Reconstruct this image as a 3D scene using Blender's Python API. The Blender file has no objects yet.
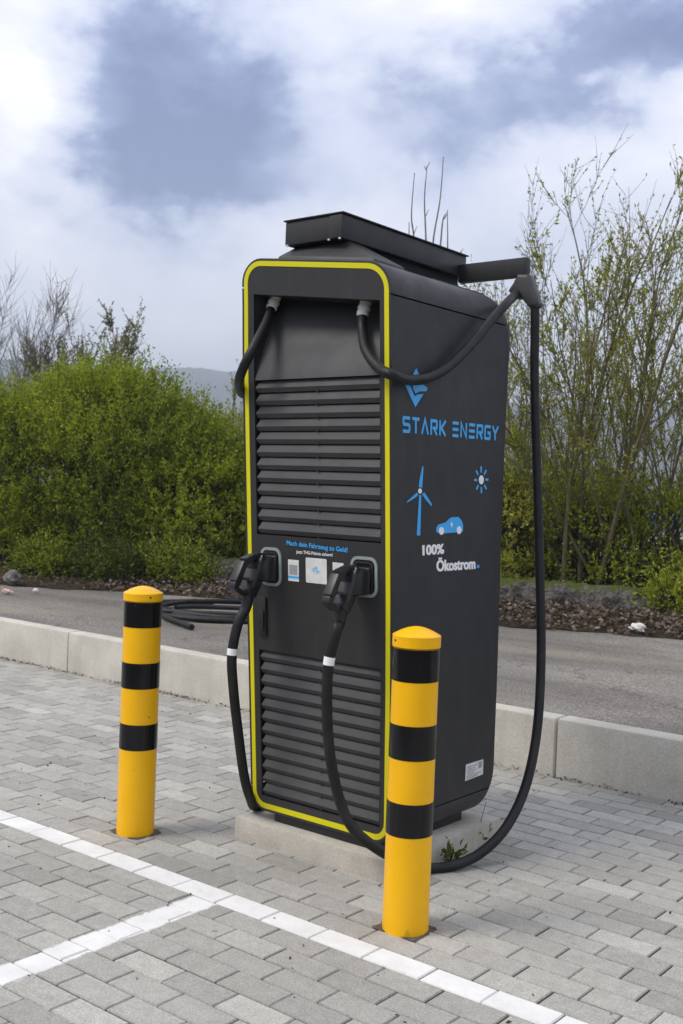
import bpy, bmesh, math
import numpy as np
from mathutils import Vector, Matrix

# ------------------------------------------------------------------ camera
W, H = 683, 1024
vp1 = np.array([-1025., 437.]); vp2 = np.array([1220., 523.])
pc = np.array([W / 2, H / 2])
FPX = math.sqrt(-float((vp1 - pc) @ (vp2 - pc)))
CAM_H = 1.42
def _cr(p):
    q = np.array(p, float) - pc
    return np.array([q[0], -q[1], -FPX])
_X = -_cr(vp1); _X /= np.linalg.norm(_X)
_Y = _cr(vp2); _Y /= np.linalg.norm(_Y)
ROT = np.stack([_X, _Y, np.cross(_X, _Y)])
CAMP = np.array([0, 0, CAM_H])
def ray(p):
    d = ROT @ _cr(p); return d / np.linalg.norm(d)
def at_z(p, z): d = ray(p); return CAMP + d * ((z - CAM_H) / d[2])
def at_y(p, y): d = ray(p); return CAMP + d * (y / d[1])
def at_x(p, x): d = ray(p); return CAMP + d * (x / d[0])

scene = bpy.context.scene
COL = scene.collection
cam_data = bpy.data.cameras.new('camera')
cam = bpy.data.objects.new('camera', cam_data); COL.objects.link(cam)
cam_data.sensor_fit = 'VERTICAL'; cam_data.sensor_height = 36.0
cam_data.lens = FPX / H * 36.0
cam_data.clip_start = 0.05; cam_data.clip_end = 6000
cam_data.dof.use_dof = True; cam_data.dof.focus_distance = 4.3; cam_data.dof.aperture_fstop = 7.1
M = Matrix.Identity(4)
for i in range(3):
    for j in range(3): M[i][j] = ROT[i, j]
cam.matrix_world = Matrix.Translation((0, 0, CAM_H)) @ M
scene.camera = cam

# ------------------------------------------------------------------ view, sun, sky
scene.view_settings.view_transform = 'Standard'
scene.view_settings.look = 'None'
scene.view_settings.exposure = 0.70
scene.view_settings.gamma = 1.0
scene.view_settings.use_curve_mapping = False
scene.cycles.max_bounces = 6
scene.cycles.volume_bounces = 0
scene.cycles.transparent_max_bounces = 8

SUN_EL, SUN_AZ = math.radians(52), math.radians(215)     # azimuth clockwise from +Y
sun_dir = Vector((math.sin(SUN_AZ) * math.cos(SUN_EL), math.cos(SUN_AZ) * math.cos(SUN_EL), math.sin(SUN_EL)))
sd = bpy.data.lights.new('sun', 'SUN'); sd.energy = 1.7; sd.angle = math.radians(22); sd.color = (1, 0.93, 0.83)
so = bpy.data.objects.new('sun', sd); COL.objects.link(so)
so.rotation_euler = sun_dir.to_track_quat('Z', 'Y').to_euler()

world = bpy.data.worlds.new('World'); scene.world = world; world.use_nodes = True
nt = world.node_tree; nt.nodes.clear()
def N(t, **k):
    n = nt.nodes.new(t)
    for a, b in k.items(): setattr(n, a, b)
    return n
def L(a, b): nt.links.new(a, b)
def mathn(op, a, b=None, c=None, clamp=False):
    n = N('ShaderNodeMath', operation=op); n.use_clamp = clamp
    for i, v in enumerate((a, b, c)):
        if v is None: continue
        if isinstance(v, (int, float)): n.inputs[i].default_value = v
        else: L(v, n.inputs[i])
    return n.outputs[0]
out = N('ShaderNodeOutputWorld')
sky = N('ShaderNodeTexSky', sky_type='NISHITA'); sky.sun_disc = False
sky.sun_elevation = SUN_EL; sky.sun_rotation = SUN_AZ
bg_sky = N('ShaderNodeBackground'); bg_sky.inputs[1].default_value = 0.10
L(sky.outputs[0], bg_sky.inputs[0])
tc = N('ShaderNodeTexCoord')
# flatten the direction a little, so clouds stretch towards the horizon
mp = N('ShaderNodeMapping'); mp.inputs['Scale'].default_value = (1, 1, 1.7)
L(tc.outputs['Generated'], mp.inputs[0])
n1 = N('ShaderNodeTexNoise'); n1.inputs['Scale'].default_value = 4.6; n1.inputs['Detail'].default_value = 10; n1.inputs['Roughness'].default_value = 0.58
n1.inputs['Distortion'].default_value = 0.25
L(mp.outputs[0], n1.inputs[0])
n2 = N('ShaderNodeTexNoise'); n2.inputs['Scale'].default_value = 8; n2.inputs['Detail'].default_value = 9; n2.inputs['Roughness'].default_value = 0.62
L(mp.outputs[0], n2.inputs[0])
wob = N('ShaderNodeVectorMath', operation='MULTIPLY_ADD')
L(n2.outputs['Color'], wob.inputs[0]); wob.inputs[1].default_value = (.17, .17, .17)
off = N('ShaderNodeVectorMath', operation='SUBTRACT'); L(tc.outputs['Generated'], off.inputs[0]); off.inputs[1].default_value = (.085, .085, .085)
L(off.outputs[0], wob.inputs[2])
dirn = wob.outputs[0]
def blob(px, a, b, tilt=0.0):
    """soft cloud mass around a direction of the sky dome; a, b in pixels-of-arc of this lens"""
    c = ray(px); r = np.cross(c, [0, 0, 1]); r /= np.linalg.norm(r); u = np.cross(r, c)
    ct, st = math.cos(tilt), math.sin(tilt)
    r2 = r * ct + u * st; u2 = -r * st + u * ct
    s = N('ShaderNodeVectorMath', operation='SUBTRACT'); L(dirn, s.inputs[0]); s.inputs[1].default_value = tuple(c)
    o = []
    for v, w in ((r2, a / FPX), (u2, b / FPX)):
        d = N('ShaderNodeVectorMath', operation='DOT_PRODUCT'); L(s.outputs[0], d.inputs[0]); d.inputs[1].default_value = tuple(v / w)
        o.append(mathn('POWER', d.outputs['Value'], 2.0))
    e = mathn('ADD', o[0], o[1])
    side = N('ShaderNodeVectorMath', operation='DOT_PRODUCT'); L(dirn, side.inputs[0]); side.inputs[1].default_value = tuple(c)
    g = mathn('POWER', 2.718, mathn('MULTIPLY', e, -1.0))
    return mathn('MULTIPLY', g, mathn('GREATER_THAN', side.outputs['Value'], 0.0))
# tone: 0 dark blue-grey, .5 pale grey, 1 white
tone = mathn('MULTIPLY_ADD', n1.outputs[0], 1.0, 0.11)
for px, a, b, t, w in [((182, 112), 104, 76, 0.1, -0.76), ((125, 168), 95, 34, 0.15, -0.20), ((600, 52), 230, 46, 0.32, -0.46), ((430, 95), 90, 40, 0.3, -0.05),
                       ((690, 5), 80, 60, 0, -0.2), ((190, 30), 130, 35, 0, -0.14),
                       ((18, 60), 60, 110, 0, 0.36), ((365, 25), 150, 42, 0.2, 0.20), ((8, 190), 55, 70, 0, 0.24), ((560, 190), 180, 80, 0.1, 0.12),
                       ((300, 180), 170, 50, 0, -0.10), ((110, 245), 260, 30, 0, -0.06), ((110, 300), 280, 80, 0, 0.17)]:
    tone = mathn('MULTIPLY_ADD', blob(px, a, b, t), w, tone)
cr = N('ShaderNodeValToRGB'); L(tone, cr.inputs[0])
el = cr.color_ramp.elements
el[0].position = 0.06; el[0].color = (.115, .165, .34, 1)
el[1].position = 0.92; el[1].color = (1.0, .99, .99, 1)
for p, c in ((.26, (.235, .295, .50, 1)), (.45, (.53, .58, .75, 1)), (.60, (.70, .725, .85, 1)), (.76, (.82, .82, .92, 1))):
    e = el.new(p); e.color = c
bg_cl = N('ShaderNodeBackground'); bg_cl.inputs[1].default_value = .96
L(cr.outputs[0], bg_cl.inputs[0])
mx = N('ShaderNodeMixShader'); mx.inputs[0].default_value = 0.93
L(bg_sky.outputs[0], mx.inputs[1]); L(bg_cl.outputs[0], mx.inputs[2]); L(mx.outputs[0], out.inputs[0])

# ------------------------------------------------------------------ materials
def mat(name, color=(.5, .5, .5), rough=.6, metal=0.0, spec=.5, build=None, coat=0.0):
    m = bpy.data.materials.new(name); m.use_nodes = True
    t = m.node_tree; b = t.nodes['Principled BSDF']
    b.inputs['Base Color'].default_value = (*color, 1); b.inputs['Roughness'].default_value = rough
    b.inputs['Metallic'].default_value = metal; b.inputs['Specular IOR Level'].default_value = spec
    b.inputs['Coat Weight'].default_value = coat
    if build: build(t, b)
    return m
class G:
    """small node helper"""
    def __init__(s, t): s.t = t
    def n(s, ty, **k):
        x = s.t.nodes.new(ty)
        for a, b in k.items(): setattr(x, a, b)
        return x
    def l(s, a, b): s.t.links.new(a, b)
    def pos(s):
        return s.n('ShaderNodeNewGeometry').outputs['Position']
    def noise(s, scale, detail=4, rough=.55, vec=None, stretch=None, dist=0):
        n = s.n('ShaderNodeTexNoise'); n.inputs['Scale'].default_value = scale; n.inputs['Detail'].default_value = detail
        n.inputs['Roughness'].default_value = rough; n.inputs['Distortion'].default_value = dist
        v = vec or s.pos()
        if stretch:
            mpn = s.n('ShaderNodeMapping'); mpn.inputs['Scale'].default_value = stretch; s.l(v, mpn.inputs[0]); v = mpn.outputs[0]
        s.l(v, n.inputs[0]); return n.outputs['Fac']
    def ramp(s, v, stops):
        r = s.n('ShaderNodeValToRGB'); e = r.color_ramp.elements
        while len(e) < len(stops): e.new(.5)
        for x, (p, c) in zip(e, stops): x.position = p; x.color = (*c, 1) if len(c) == 3 else c
        s.l(v, r.inputs[0]); return r.outputs[0]
    def math(s, op, a, b=None, c=None, clamp=False):
        n = s.n('ShaderNodeMath', operation=op); n.use_clamp = clamp
        for i, v in enumerate((a, b, c)):
            if v is None: continue
            if isinstance(v, (int, float)): n.inputs[i].default_value = v
            else: s.l(v, n.inputs[i])
        return n.outputs[0]
    def mix(s, f, a, b, mode='MIX'):
        n = s.n('ShaderNodeMix', data_type='RGBA', blend_type=mode)
        for i, v in ((0, f), (6, a), (7, b)):
            if isinstance(v, (int, float)): n.inputs[i].default_value = v
            elif isinstance(v, tuple): n.inputs[i].default_value = (*v, 1)
            else: s.l(v, n.inputs[i])
        return n.outputs[2]
    def attr(s, name): return s.n('ShaderNodeAttribute', attribute_name=name).outputs['Fac']
    def bump(s, h, strength, dist, b):
        n = s.n('ShaderNodeBump'); n.inputs['Strength'].default_value = strength; n.inputs['Distance'].default_value = dist
        s.l(h, n.inputs['Height']); s.l(n.outputs[0], b.inputs['Normal'])
    def sep(s, v):
        n = s.n('ShaderNodeSeparateXYZ'); s.l(v, n.inputs[0]); return n.outputs

def powder(base, var=.12, rough=.48):
    def f(t, b):
        g = G(t)
        c = tuple(x * (1 - var) for x in base); d = tuple(x * (1 + var) for x in base)
        col = g.ramp(g.noise(2.2, 5, .6), [(.3, c), (.7, d)])
        streak = g.noise(26, 5, .65, stretch=(1, 1, .05))
        z = g.sep(g.pos())[2]
        low = g.math('MULTIPLY_ADD', z, -1.6, 1.0, clamp=True)
        dirt = g.math('MULTIPLY', g.math('MULTIPLY_ADD', streak, 3.0, -1.45, clamp=True), .06)
        dirt = g.math('ADD', dirt, g.math('MULTIPLY', g.math('MULTIPLY', low, g.noise(14, 6, .7)), .13))
        col = g.mix(dirt, col, (.19, .175, .15))
        g.l(col, b.inputs['Base Color'])
        dust = g.noise(9, 6, .65)
        g.l(g.ramp(dust, [(.3, (rough - .06,) * 3), (.75, (rough + .14,) * 3)]), b.inputs['Roughness'])
        g.bump(g.noise(900, 2, .5), .16, .0006, b)
    return f
M_CAB = mat('anthracite_powder_coat', build=powder((.0185, .0185, .019)), spec=.4)
M_ROOF = mat('anthracite_hood_coat', build=powder((.026, .026, .0275)), spec=.4)
M_FRONT = mat('anthracite_front_coat', build=powder((.022, .022, .0225)), spec=.4)
M_LOUV = mat('anthracite_louvre_coat', build=powder((.054, .054, .056), .08, .52), spec=.3)
M_DARK = mat('matt_black_plastic', (.012, .012, .013), .55, build=lambda t, b: G(t).bump(G(t).noise(300, 2), .15, .001, b))
M_HOLE = mat('dark_interior', (.008, .008, .009), .8)
M_LIME = mat('lime_yellow_trim', (.68, .62, .006), .42, spec=.3)
M_BLUE = mat('blue_vinyl', (.04, .41, .86), .4)
M_WHITEV = mat('white_vinyl', (.86, .86, .85), .45)
M_GREYRING = mat('grey_green_plastic', (.27, .32, .29), .45)
M_SILVER = mat('pale_gland_plastic', (.82, .81, .76), .35, .0)
def rubber(t, b):
    g = G(t)
    g.l(g.ramp(g.noise(14, 5, .6), [(.35, (.007, .007, .007)), (.72, (.017, .017, .017))]), b.inputs['Base Color'])
    g.bump(g.noise(260, 3), .2, .001, b)
M_CABLE = mat('black_cable_rubber', (.014, .014, .015), .5, build=rubber, spec=.3)
M_PLUG = mat('black_plug_plastic', (.010, .010, .011), .42, build=lambda t, b: G(t).bump(G(t).noise(420, 2), .2, .0008, b))
M_PLUGD = mat('worn_plug_plastic', (.036, .036, .038), .46, build=lambda t, b: G(t).bump(G(t).noise(420, 2), .2, .0008, b))
def yellow(t, b):
    g = G(t)
    base = g.ramp(g.noise(3.5, 4, .6), [(.3, (.86, .44, .003)), (.7, (.94, .50, .004))])
    dirt = g.noise(9, 8, .7, stretch=(1, 1, .35))
    z = g.sep(g.pos())[2]
    low = g.math('MULTIPLY_ADD', z, -2.6, 0.62, clamp=True)
    m = g.math('MULTIPLY', g.math('GREATER_THAN', g.math('ADD', dirt, g.math('MULTIPLY', low, .20)), .70), .38)
    sp = g.math('MULTIPLY', g.math('GREATER_THAN', g.noise(42, 4, .6), .715), .6)
    c = g.mix(m, base, (.30, .19, .04))
    c = g.mix(sp, c, (.10, .08, .05))
    g.l(c, b.inputs['Base Color'])
    g.l(g.ramp(dirt, [(.3, (.24,) * 3), (.75, (.45,) * 3)]), b.inputs['Roughness'])
    g.bump(g.noise(5, 3, .5), .05, .01, b)
M_YEL = mat('yellow_gloss_paint', build=yellow, spec=.3)
def blackfoil(t, b):
    g = G(t)
    sc = g.math('GREATER_THAN', g.noise(38, 4, .6, stretch=(1, 1, .35)), .72)
    g.l(g.mix(g.math('MULTIPLY', sc, .6), (.007, .007, .008), (.10, .09, .07)), b.inputs['Base Color'])
    g.bump(g.noise(6, 2, .5, stretch=(3, 3, .2)), .12, .01, b)
M_FOIL = mat('black_reflective_foil', (.006, .006, .006), .16, build=blackfoil, spec=.28)
def concrete(c1, c2, scale=3.0, bump=.25, stain=True):
    def f(t, b):
        g = G(t)
        c = g.ramp(g.noise(scale, 7, .62), [(.28, c1), (.72, c2)])
        fine = g.noise(130, 3, .6)
        c = g.mix(.55, c, g.ramp(fine, [(.3, (.35,) * 3), (.7, (.65,) * 3)]), 'OVERLAY')
        if stain:
            st = g.noise(2.4, 6, .7, stretch=(1.6, 1.6, .3))
            c = g.mix(g.math('MULTIPLY_ADD', st, 1.6, -.78, clamp=True), c, tuple(x * .62 for x in c1))
            pit = g.math('GREATER_THAN', g.noise(70, 2, .5), .74)
            c = g.mix(g.math('MULTIPLY', pit, .4), c, tuple(x * .4 for x in c1))
        g.l(c, b.inputs['Base Color'])
        g.bump(g.math('ADD', g.noise(60, 4), g.math('MULTIPLY', g.noise(8, 4), 1.5)), bump, .004, b)
    return f
M_KERB = mat('precast_concrete', rough=.85, spec=.25, build=concrete((.43, .405, .345), (.58, .555, .485)))
M_PAD = mat('cast_concrete_pad', rough=.88, spec=.25, build=concrete((.36, .335, .285), (.52, .49, .43), 5))
def paver(t, b):
    g = G(t)
    p = g.pos(); xyz = g.sep(p)
    tone_ = g.attr('tone')
    c = g.ramp(tone_, [(0, (.295, .287, .258)), (.35, (.36, .350, .316)), (.65, (.41, .399, .36)), (1, (.49, .477, .43))])
    c = g.mix(.75, c, g.ramp(g.noise(150, 4, .7), [(.28, (.26,) * 3), (.72, (.70,) * 3)]), 'OVERLAY')
    c = g.mix(.45, c, g.ramp(g.noise(22, 5, .65), [(.3, (.36,) * 3), (.7, (.62,) * 3)]), 'OVERLAY')
    c = g.mix(.7, c, g.ramp(g.noise(1.1, 5, .6), [(.25, (.40,) * 3), (.75, (.57,) * 3)]), 'OVERLAY')
    # small dark oil and gum spots
    spot = g.math('GREATER_THAN', g.noise(5.5, 3, .5), .735)
    c = g.mix(g.math('MULTIPLY', spot, .5), c, (.11, .108, .10))
    # painted line across the courses, sprayed with a soft irregular edge
    edge = g.math('MULTIPLY_ADD', g.noise(26, 4, .6), .034, -.017)
    xx = g.math('ADD', xyz[0], edge)
    d = g.math('ABSOLUTE', g.math('ADD', xx, 2.648))
    line = g.math('MULTIPLY', g.math('MULTIPLY_ADD', d, -90, 5.6, clamp=True), g.math('LESS_THAN', xyz[1], 2.642))
    white = g.math('MAXIMUM', line, g.attr('white'))
    worn = g.math('MULTIPLY_ADD', g.noise(48, 6, .72), -4.2, 3.35, clamp=True)
    white = g.math('MULTIPLY', white, g.math('MULTIPLY_ADD', worn, .42, .54))
    wc = g.ramp(g.noise(7, 6, .6), [(.3, (.66, .655, .63)), (.7, (.80, .795, .775))])
    c = g.mix(white, c, wc)
    # grit worked into the joints
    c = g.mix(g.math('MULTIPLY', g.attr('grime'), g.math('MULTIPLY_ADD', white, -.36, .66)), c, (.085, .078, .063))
    g.l(c, b.inputs['Base Color'])
    h = g.math('ADD', g.noise(170, 4, .65), g.math('MULTIPLY', g.noise(28, 4), 1.2))
    g.bump(h, .35, .004, b)
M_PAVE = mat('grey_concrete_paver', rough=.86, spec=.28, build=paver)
def sand(t, b):
    g = G(t)
    c = g.ramp(g.noise(40, 5, .7), [(.3, (.035, .032, .026)), (.7, (.085, .078, .062))])
    c = g.mix(g.math('GREATER_THAN', g.noise(3.2, 5, .6), .60), c, (.055, .07, .028))
    g.l(c, b.inputs['Base Color'])
M_JOINT = mat('joint_sand', rough=.95, spec=.1, build=sand)
M_GRIT = mat('dark_grit', rough=.95, spec=.1, build=lambda t, b: G(t).l(G(t).ramp(G(t).noise(60, 5, .7), [(.3, (.05, .042, .032)), (.7, (.16, .14, .11))]), b.inputs['Base Color']))
def asphalt(t, b):
    g = G(t)
    c = g.ramp(g.noise(65, 4, .8), [(.30, (.08, .073, .062)), (.5, (.185, .173, .152)), (.70, (.42, .39, .345))])
    big = g.noise(.9, 5, .6, stretch=(.55, 1.6, 1))
    c = g.mix(.9, c, g.ramp(big, [(.3, (.29,) * 3), (.7, (.64,) * 3)]), 'OVERLAY')
    # a washed-out band of sand and silt along the old lane, and a dark damp edge by the bank
    p = g.sep(g.pos())
    s = g.math('ADD', g.math('ADD', p[1], g.math('MULTIPLY', p[0], -.36)), g.math('MULTIPLY_ADD', g.noise(.8, 4), .9, -.45))
    band = g.math('MULTIPLY_ADD', g.math('ABSOLUTE', g.math('SUBTRACT', s, 9.05)), -3.2, 1.0, clamp=True)
    c = g.mix(g.math('MULTIPLY', band, g.math('MULTIPLY', g.noise(6, 5, .7), .8)), c, (.28, .245, .175))
    crack = g.n('ShaderNodeTexVoronoi', feature='DISTANCE_TO_EDGE'); crack.inputs['Scale'].default_value = .7
    wv = g.n('ShaderNodeVectorMath', operation='ADD'); g.l(g.pos(), wv.inputs[0])
    nz = g.n('ShaderNodeTexNoise'); nz.inputs['Scale'].default_value = 2.5; nz.inputs['Detail'].default_value = 5; g.l(g.pos(), nz.inputs[0])
    g.l(nz.outputs['Color'], wv.inputs[1]); g.l(wv.outputs[0], crack.inputs[0])
    c = g.mix(g.math('MULTIPLY', g.math('LESS_THAN', crack.outputs[0], .006), .45), c, (.03, .03, .028))
    g.l(c, b.inputs['Base Color'])
    g.bump(g.noise(120, 3, .7), .6, .01, b)
M_ASPH = mat('old_asphalt', rough=.9, spec=.25, build=asphalt)
def soil(t, b):
    g = G(t)
    c = g.ramp(g.noise(7, 7, .7), [(.3, (.028, .021, .014)), (.55, (.06, .045, .03)), (.75, (.055, .065, .02))])
    g.l(c, b.inputs['Base Color']); g.bump(g.noise(18, 6, .7), 1, .05, b)
M_SOIL = mat('bank_soil', rough=.95, spec=.1, build=soil)
def terrain_m(t, b):
    g = G(t)
    p = g.sep(g.pos())
    near = g.ramp(g.noise(.25, 6, .65), [(.3, (.05, .06, .025)), (.5, (.16, .155, .14)), (.72, (.075, .09, .035))])
    far = g.ramp(g.noise(.02, 8, .65), [(.3, (.018, .03, .016)), (.55, (.035, .05, .02)), (.75, (.07, .075, .035))])
    d = g.math('MULTIPLY_ADD', p[1], .006, -.5, clamp=True)
    g.l(g.mix(d, near, far), b.inputs['Base Color'])
    g.bump(g.noise(.06, 8, .7), 1, 14, b)
M_TERR = mat('grassy_ground', rough=.95, spec=.1, build=terrain_m)
def stone(t, b):
    g = G(t)
    v = g.n('ShaderNodeTexVoronoi'); v.inputs['Scale'].default_value = 9; v.inputs['Randomness'].default_value = 1
    nz = g.n('ShaderNodeTexNoise'); nz.inputs['Scale'].default_value = 6; g.l(g.pos(), nz.inputs[0])
    ad = g.n('ShaderNodeVectorMath', operation='MULTIPLY_ADD'); g.l(nz.outputs['Color'], ad.inputs[0]); ad.inputs[1].default_value = (.25,) * 3; g.l(g.pos(), ad.inputs[2])
    g.l(ad.outputs[0], v.inputs[0])
    c = g.ramp(g.noise(16, 6, .7), [(.28, (.035, .032, .027)), (.5, (.11, .10, .088)), (.75, (.27, .26, .24))])
    nrm = g.n('ShaderNodeNewGeometry').outputs['Normal']
    up = g.sep(nrm)[2]
    moss = g.math('ADD', g.math('MULTIPLY', up, .35), g.noise(5, 6, .65))
    c = g.mix(g.math('MULTIPLY_ADD', moss, 5, -3.1, clamp=True), c, (.065, .085, .015))
    g.l(c, b.inputs['Base Color'])
    g.bump(g.math('ADD', v.outputs['Distance'], g.noise(30, 5)), .9, .04, b)
M_STONE = mat('mossy_field_stone', rough=.95, spec=.15, build=stone)
def bark(c1, c2):
    def f(t, b):
        g = G(t); g.l(g.ramp(g.noise(12, 5, .65, stretch=(1, 1, .3)), [(.3, c1), (.7, c2)]), b.inputs['Base Color'])
        g.bump(g.noise(40, 4, .6, stretch=(1, 1, .3)), .5, .01, b)
    return f
M_BARK = mat('olive_brown_bark', rough=.85, spec=.2, build=bark((.085, .075, .036), (.19, .17, .085)))
M_BARKG = mat('grey_brown_bark', rough=.85, spec=.2, build=bark((.10, .085, .07), (.20, .175, .15)))
M_BARKD = mat('dark_brown_bark', rough=.85, spec=.2, build=bark((.03, .026, .018), (.075, .062, .042)))
def leaf(stops, trans=.52):
    m = bpy.data.materials.new('leaves'); m.use_nodes = True; t = m.node_tree; b = t.nodes['Principled BSDF']; g = G(t)
    c = g.ramp(g.attr('tone'), stops)
    g.l(c, b.inputs['Base Color']); b.inputs['Roughness'].default_value = .5; b.inputs['Specular IOR Level'].default_value = .3
    tr = g.n('ShaderNodeBsdfTranslucent'); g.l(g.mix(1.0, c, (1.15, 1.2, .7), 'MULTIPLY'), tr.inputs[0])
    ms = g.n('ShaderNodeMixShader'); ms.inputs[0].default_value = trans
    g.l(b.outputs[0], ms.inputs[1]); g.l(tr.outputs[0], ms.inputs[2]); g.l(ms.outputs[0], t.nodes['Material Output'].inputs[0])
    return m
LEAF_HEDGE = leaf([(0, (.05, .075, .009)), (.3, (.15, .20, .014)), (.62, (.28, .33, .022)), (1, (.42, .44, .045))])
LEAF_SPRING = leaf([(0, (.10, .125, .018)), (.5, (.24, .27, .03)), (1, (.40, .40, .065))])
LEAF_DULL = leaf([(0, (.08, .08, .035)), (.5, (.17, .165, .075)), (1, (.29, .27, .15))])
LEAF_RUSSET = leaf([(0, (.055, .035, .018)), (.5, (.11, .075, .03)), (1, (.15, .14, .035))])
LEAF_BLOSSOM = leaf([(0, (.16, .15, .10)), (.5, (.36, .34, .30)), (1, (.55, .53, .50))])
LEAF_LITTER = leaf([(0, (.035, .024, .017)), (.45, (.11, .078, .055)), (.8, (.22, .165, .125)), (1, (.36, .31, .26))], .05)
LEAF_WEED = leaf([(0, (.05, .085, .012)), (.6, (.09, .14, .02)), (1, (.19, .17, .03))])

# ------------------------------------------------------------------ object helpers
ORG = {}
def reg(o, label=None, cat=None, group=None, kind=None):
    if label: o['label'] = label
    if cat: o['category'] = cat
    if group: o['group'] = group
    if kind: o['kind'] = kind
    return o
def thing(name, loc, label, cat, group=None):
    o = bpy.data.objects.new(name, None); COL.objects.link(o); o.location = loc; o.empty_display_size = .1
    ORG[o.name] = np.array(loc, float)
    return reg(o, label, cat, group)
def link(name, me, parent=None, origin=None):
    """mesh given in world coordinates; becomes a child that keeps its place"""
    o = bpy.data.objects.new(name, me); COL.objects.link(o)
    base = ORG[parent.name] if parent else np.zeros(3)
    org = np.array(origin, float) if origin is not None else base
    if len(me.vertices):
        co = np.empty(len(me.vertices) * 3, np.float32); me.vertices.foreach_get('co', co)
        co = (co.reshape(-1, 3) - org).astype(np.float32); me.vertices.foreach_set('co', co.ravel()); me.update()
    if parent: o.parent = parent
    o.location = org - base
    ORG[o.name] = org
    return o
def smooth(me, ang=32):
    me.polygons.foreach_set('use_smooth', [True] * len(me.polygons)); me.set_sharp_from_angle(angle=math.radians(ang))
def build(name, v, f, m, parent=None, ang=32, origin=None, bevel=0, fix=False):
    me = bpy.data.meshes.new(name); me.from_pydata([tuple(map(float, p)) for p in v], [], f)
    if bevel or fix:
        bm = bmesh.new(); bm.from_mesh(me)
        bmesh.ops.remove_doubles(bm, verts=bm.verts, dist=1e-5)
        bmesh.ops.recalc_face_normals(bm, faces=bm.faces)
        if bevel:
            es = [e for e in bm.edges if len(e.link_faces) == 2 and e.calc_face_angle(0) > math.radians(35)]
            bmesh.ops.bevel(bm, geom=es, offset=bevel, segments=2, profile=.6, affect='EDGES', clamp_overlap=True)
        bm.to_mesh(me); bm.free()
    me.materials.append(m); smooth(me, ang)
    return link(name, me, parent, origin)
class MB:
    def __init__(s): s.v = []; s.f = []
    def add(s, v, f):
        o = len(s.v); s.v += [tuple(p) for p in v]; s.f += [tuple(i + o for i in q) for q in f]; return s
    def hexa(s, c):
        return s.add(c, [(0, 3, 2, 1), (4, 5, 6, 7), (0, 1, 5, 4), (1, 2, 6, 5), (2, 3, 7, 6), (3, 0, 4, 7)])
    def box(s, x0, x1, y0, y1, z0, z1, fn=None):
        c = [(x0, y0, z0), (x1, y0, z0), (x1, y1, z0), (x0, y1, z0), (x0, y0, z1), (x1, y0, z1), (x1, y1, z1), (x0, y1, z1)]
        return s.hexa([fn(*p) for p in c] if fn else c)
    def tube(s, pts, rad, sides=8, cap=True):
        v, f = tube_geo(np.array(pts, float), rad, sides, cap); return s.add(v, f)
    def lathe(s, c, prof, sides=40):
        v = []; f = []
        for r, z in prof:
            for k in range(sides):
                a = 2 * math.pi * k / sides; v.append((c[0] + r * math.cos(a), c[1] + r * math.sin(a), c[2] + z))
        for i in range(len(prof) - 1):
            for k in range(sides):
                k2 = (k + 1) % sides; f.append((i * sides + k, i * sides + k2, (i + 1) * sides + k2, (i + 1) * sides + k))
        return s.add(v, f)
    def make(s, name, m, parent=None, **k): return build(name, s.v, s.f, m, parent, **k)
def tube_geo(pts, rad, sides, cap=True):
    n = len(pts); rad = np.broadcast_to(np.asarray(rad, float), (n,))
    t = np.gradient(pts, axis=0); t /= np.linalg.norm(t, axis=1)[:, None] + 1e-12
    ref = np.array([0, 0, 1.]) if abs(t[0][2]) < .9 else np.array([1., 0, 0])
    u = np.cross(t[0], ref); u /= np.linalg.norm(u)
    V = []
    for i in range(n):
        u = u - t[i] * (u @ t[i]); u /= np.linalg.norm(u) + 1e-12
        w = np.cross(t[i], u)
        a = np.arange(sides) * 2 * math.pi / sides
        V.append(pts[i] + rad[i] * (np.cos(a)[:, None] * u + np.sin(a)[:, None] * w))
    V = np.concatenate(V)
    F = [(i * sides + k, i * sides + (k + 1) % sides, (i + 1) * sides + (k + 1) % sides, (i + 1) * sides + k) for i in range(n - 1) for k in range(sides)]
    if cap:
        F += [tuple(reversed(range(sides))), tuple((n - 1) * sides + k for k in range(sides))]
    return V, F
def spline(pts, n=12):
    """Catmull-Rom through the points"""
    P = np.array(pts, float); P = np.vstack([2 * P[0] - P[1], P, 2 * P[-1] - P[-2]]); o = []
    for i in range(1, len(P) - 2):
        a, b, c, d = P[i - 1], P[i], P[i + 1], P[i + 2]
        for t in np.linspace(0, 1, n, endpoint=False):
            o.append(.5 * ((2 * b) + (-a + c) * t + (2 * a - 5 * b + 4 * c - d) * t * t + (-a + 3 * b - 3 * c + d) * t ** 3))
    o.append(P[-2]); return np.array(o)

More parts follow.
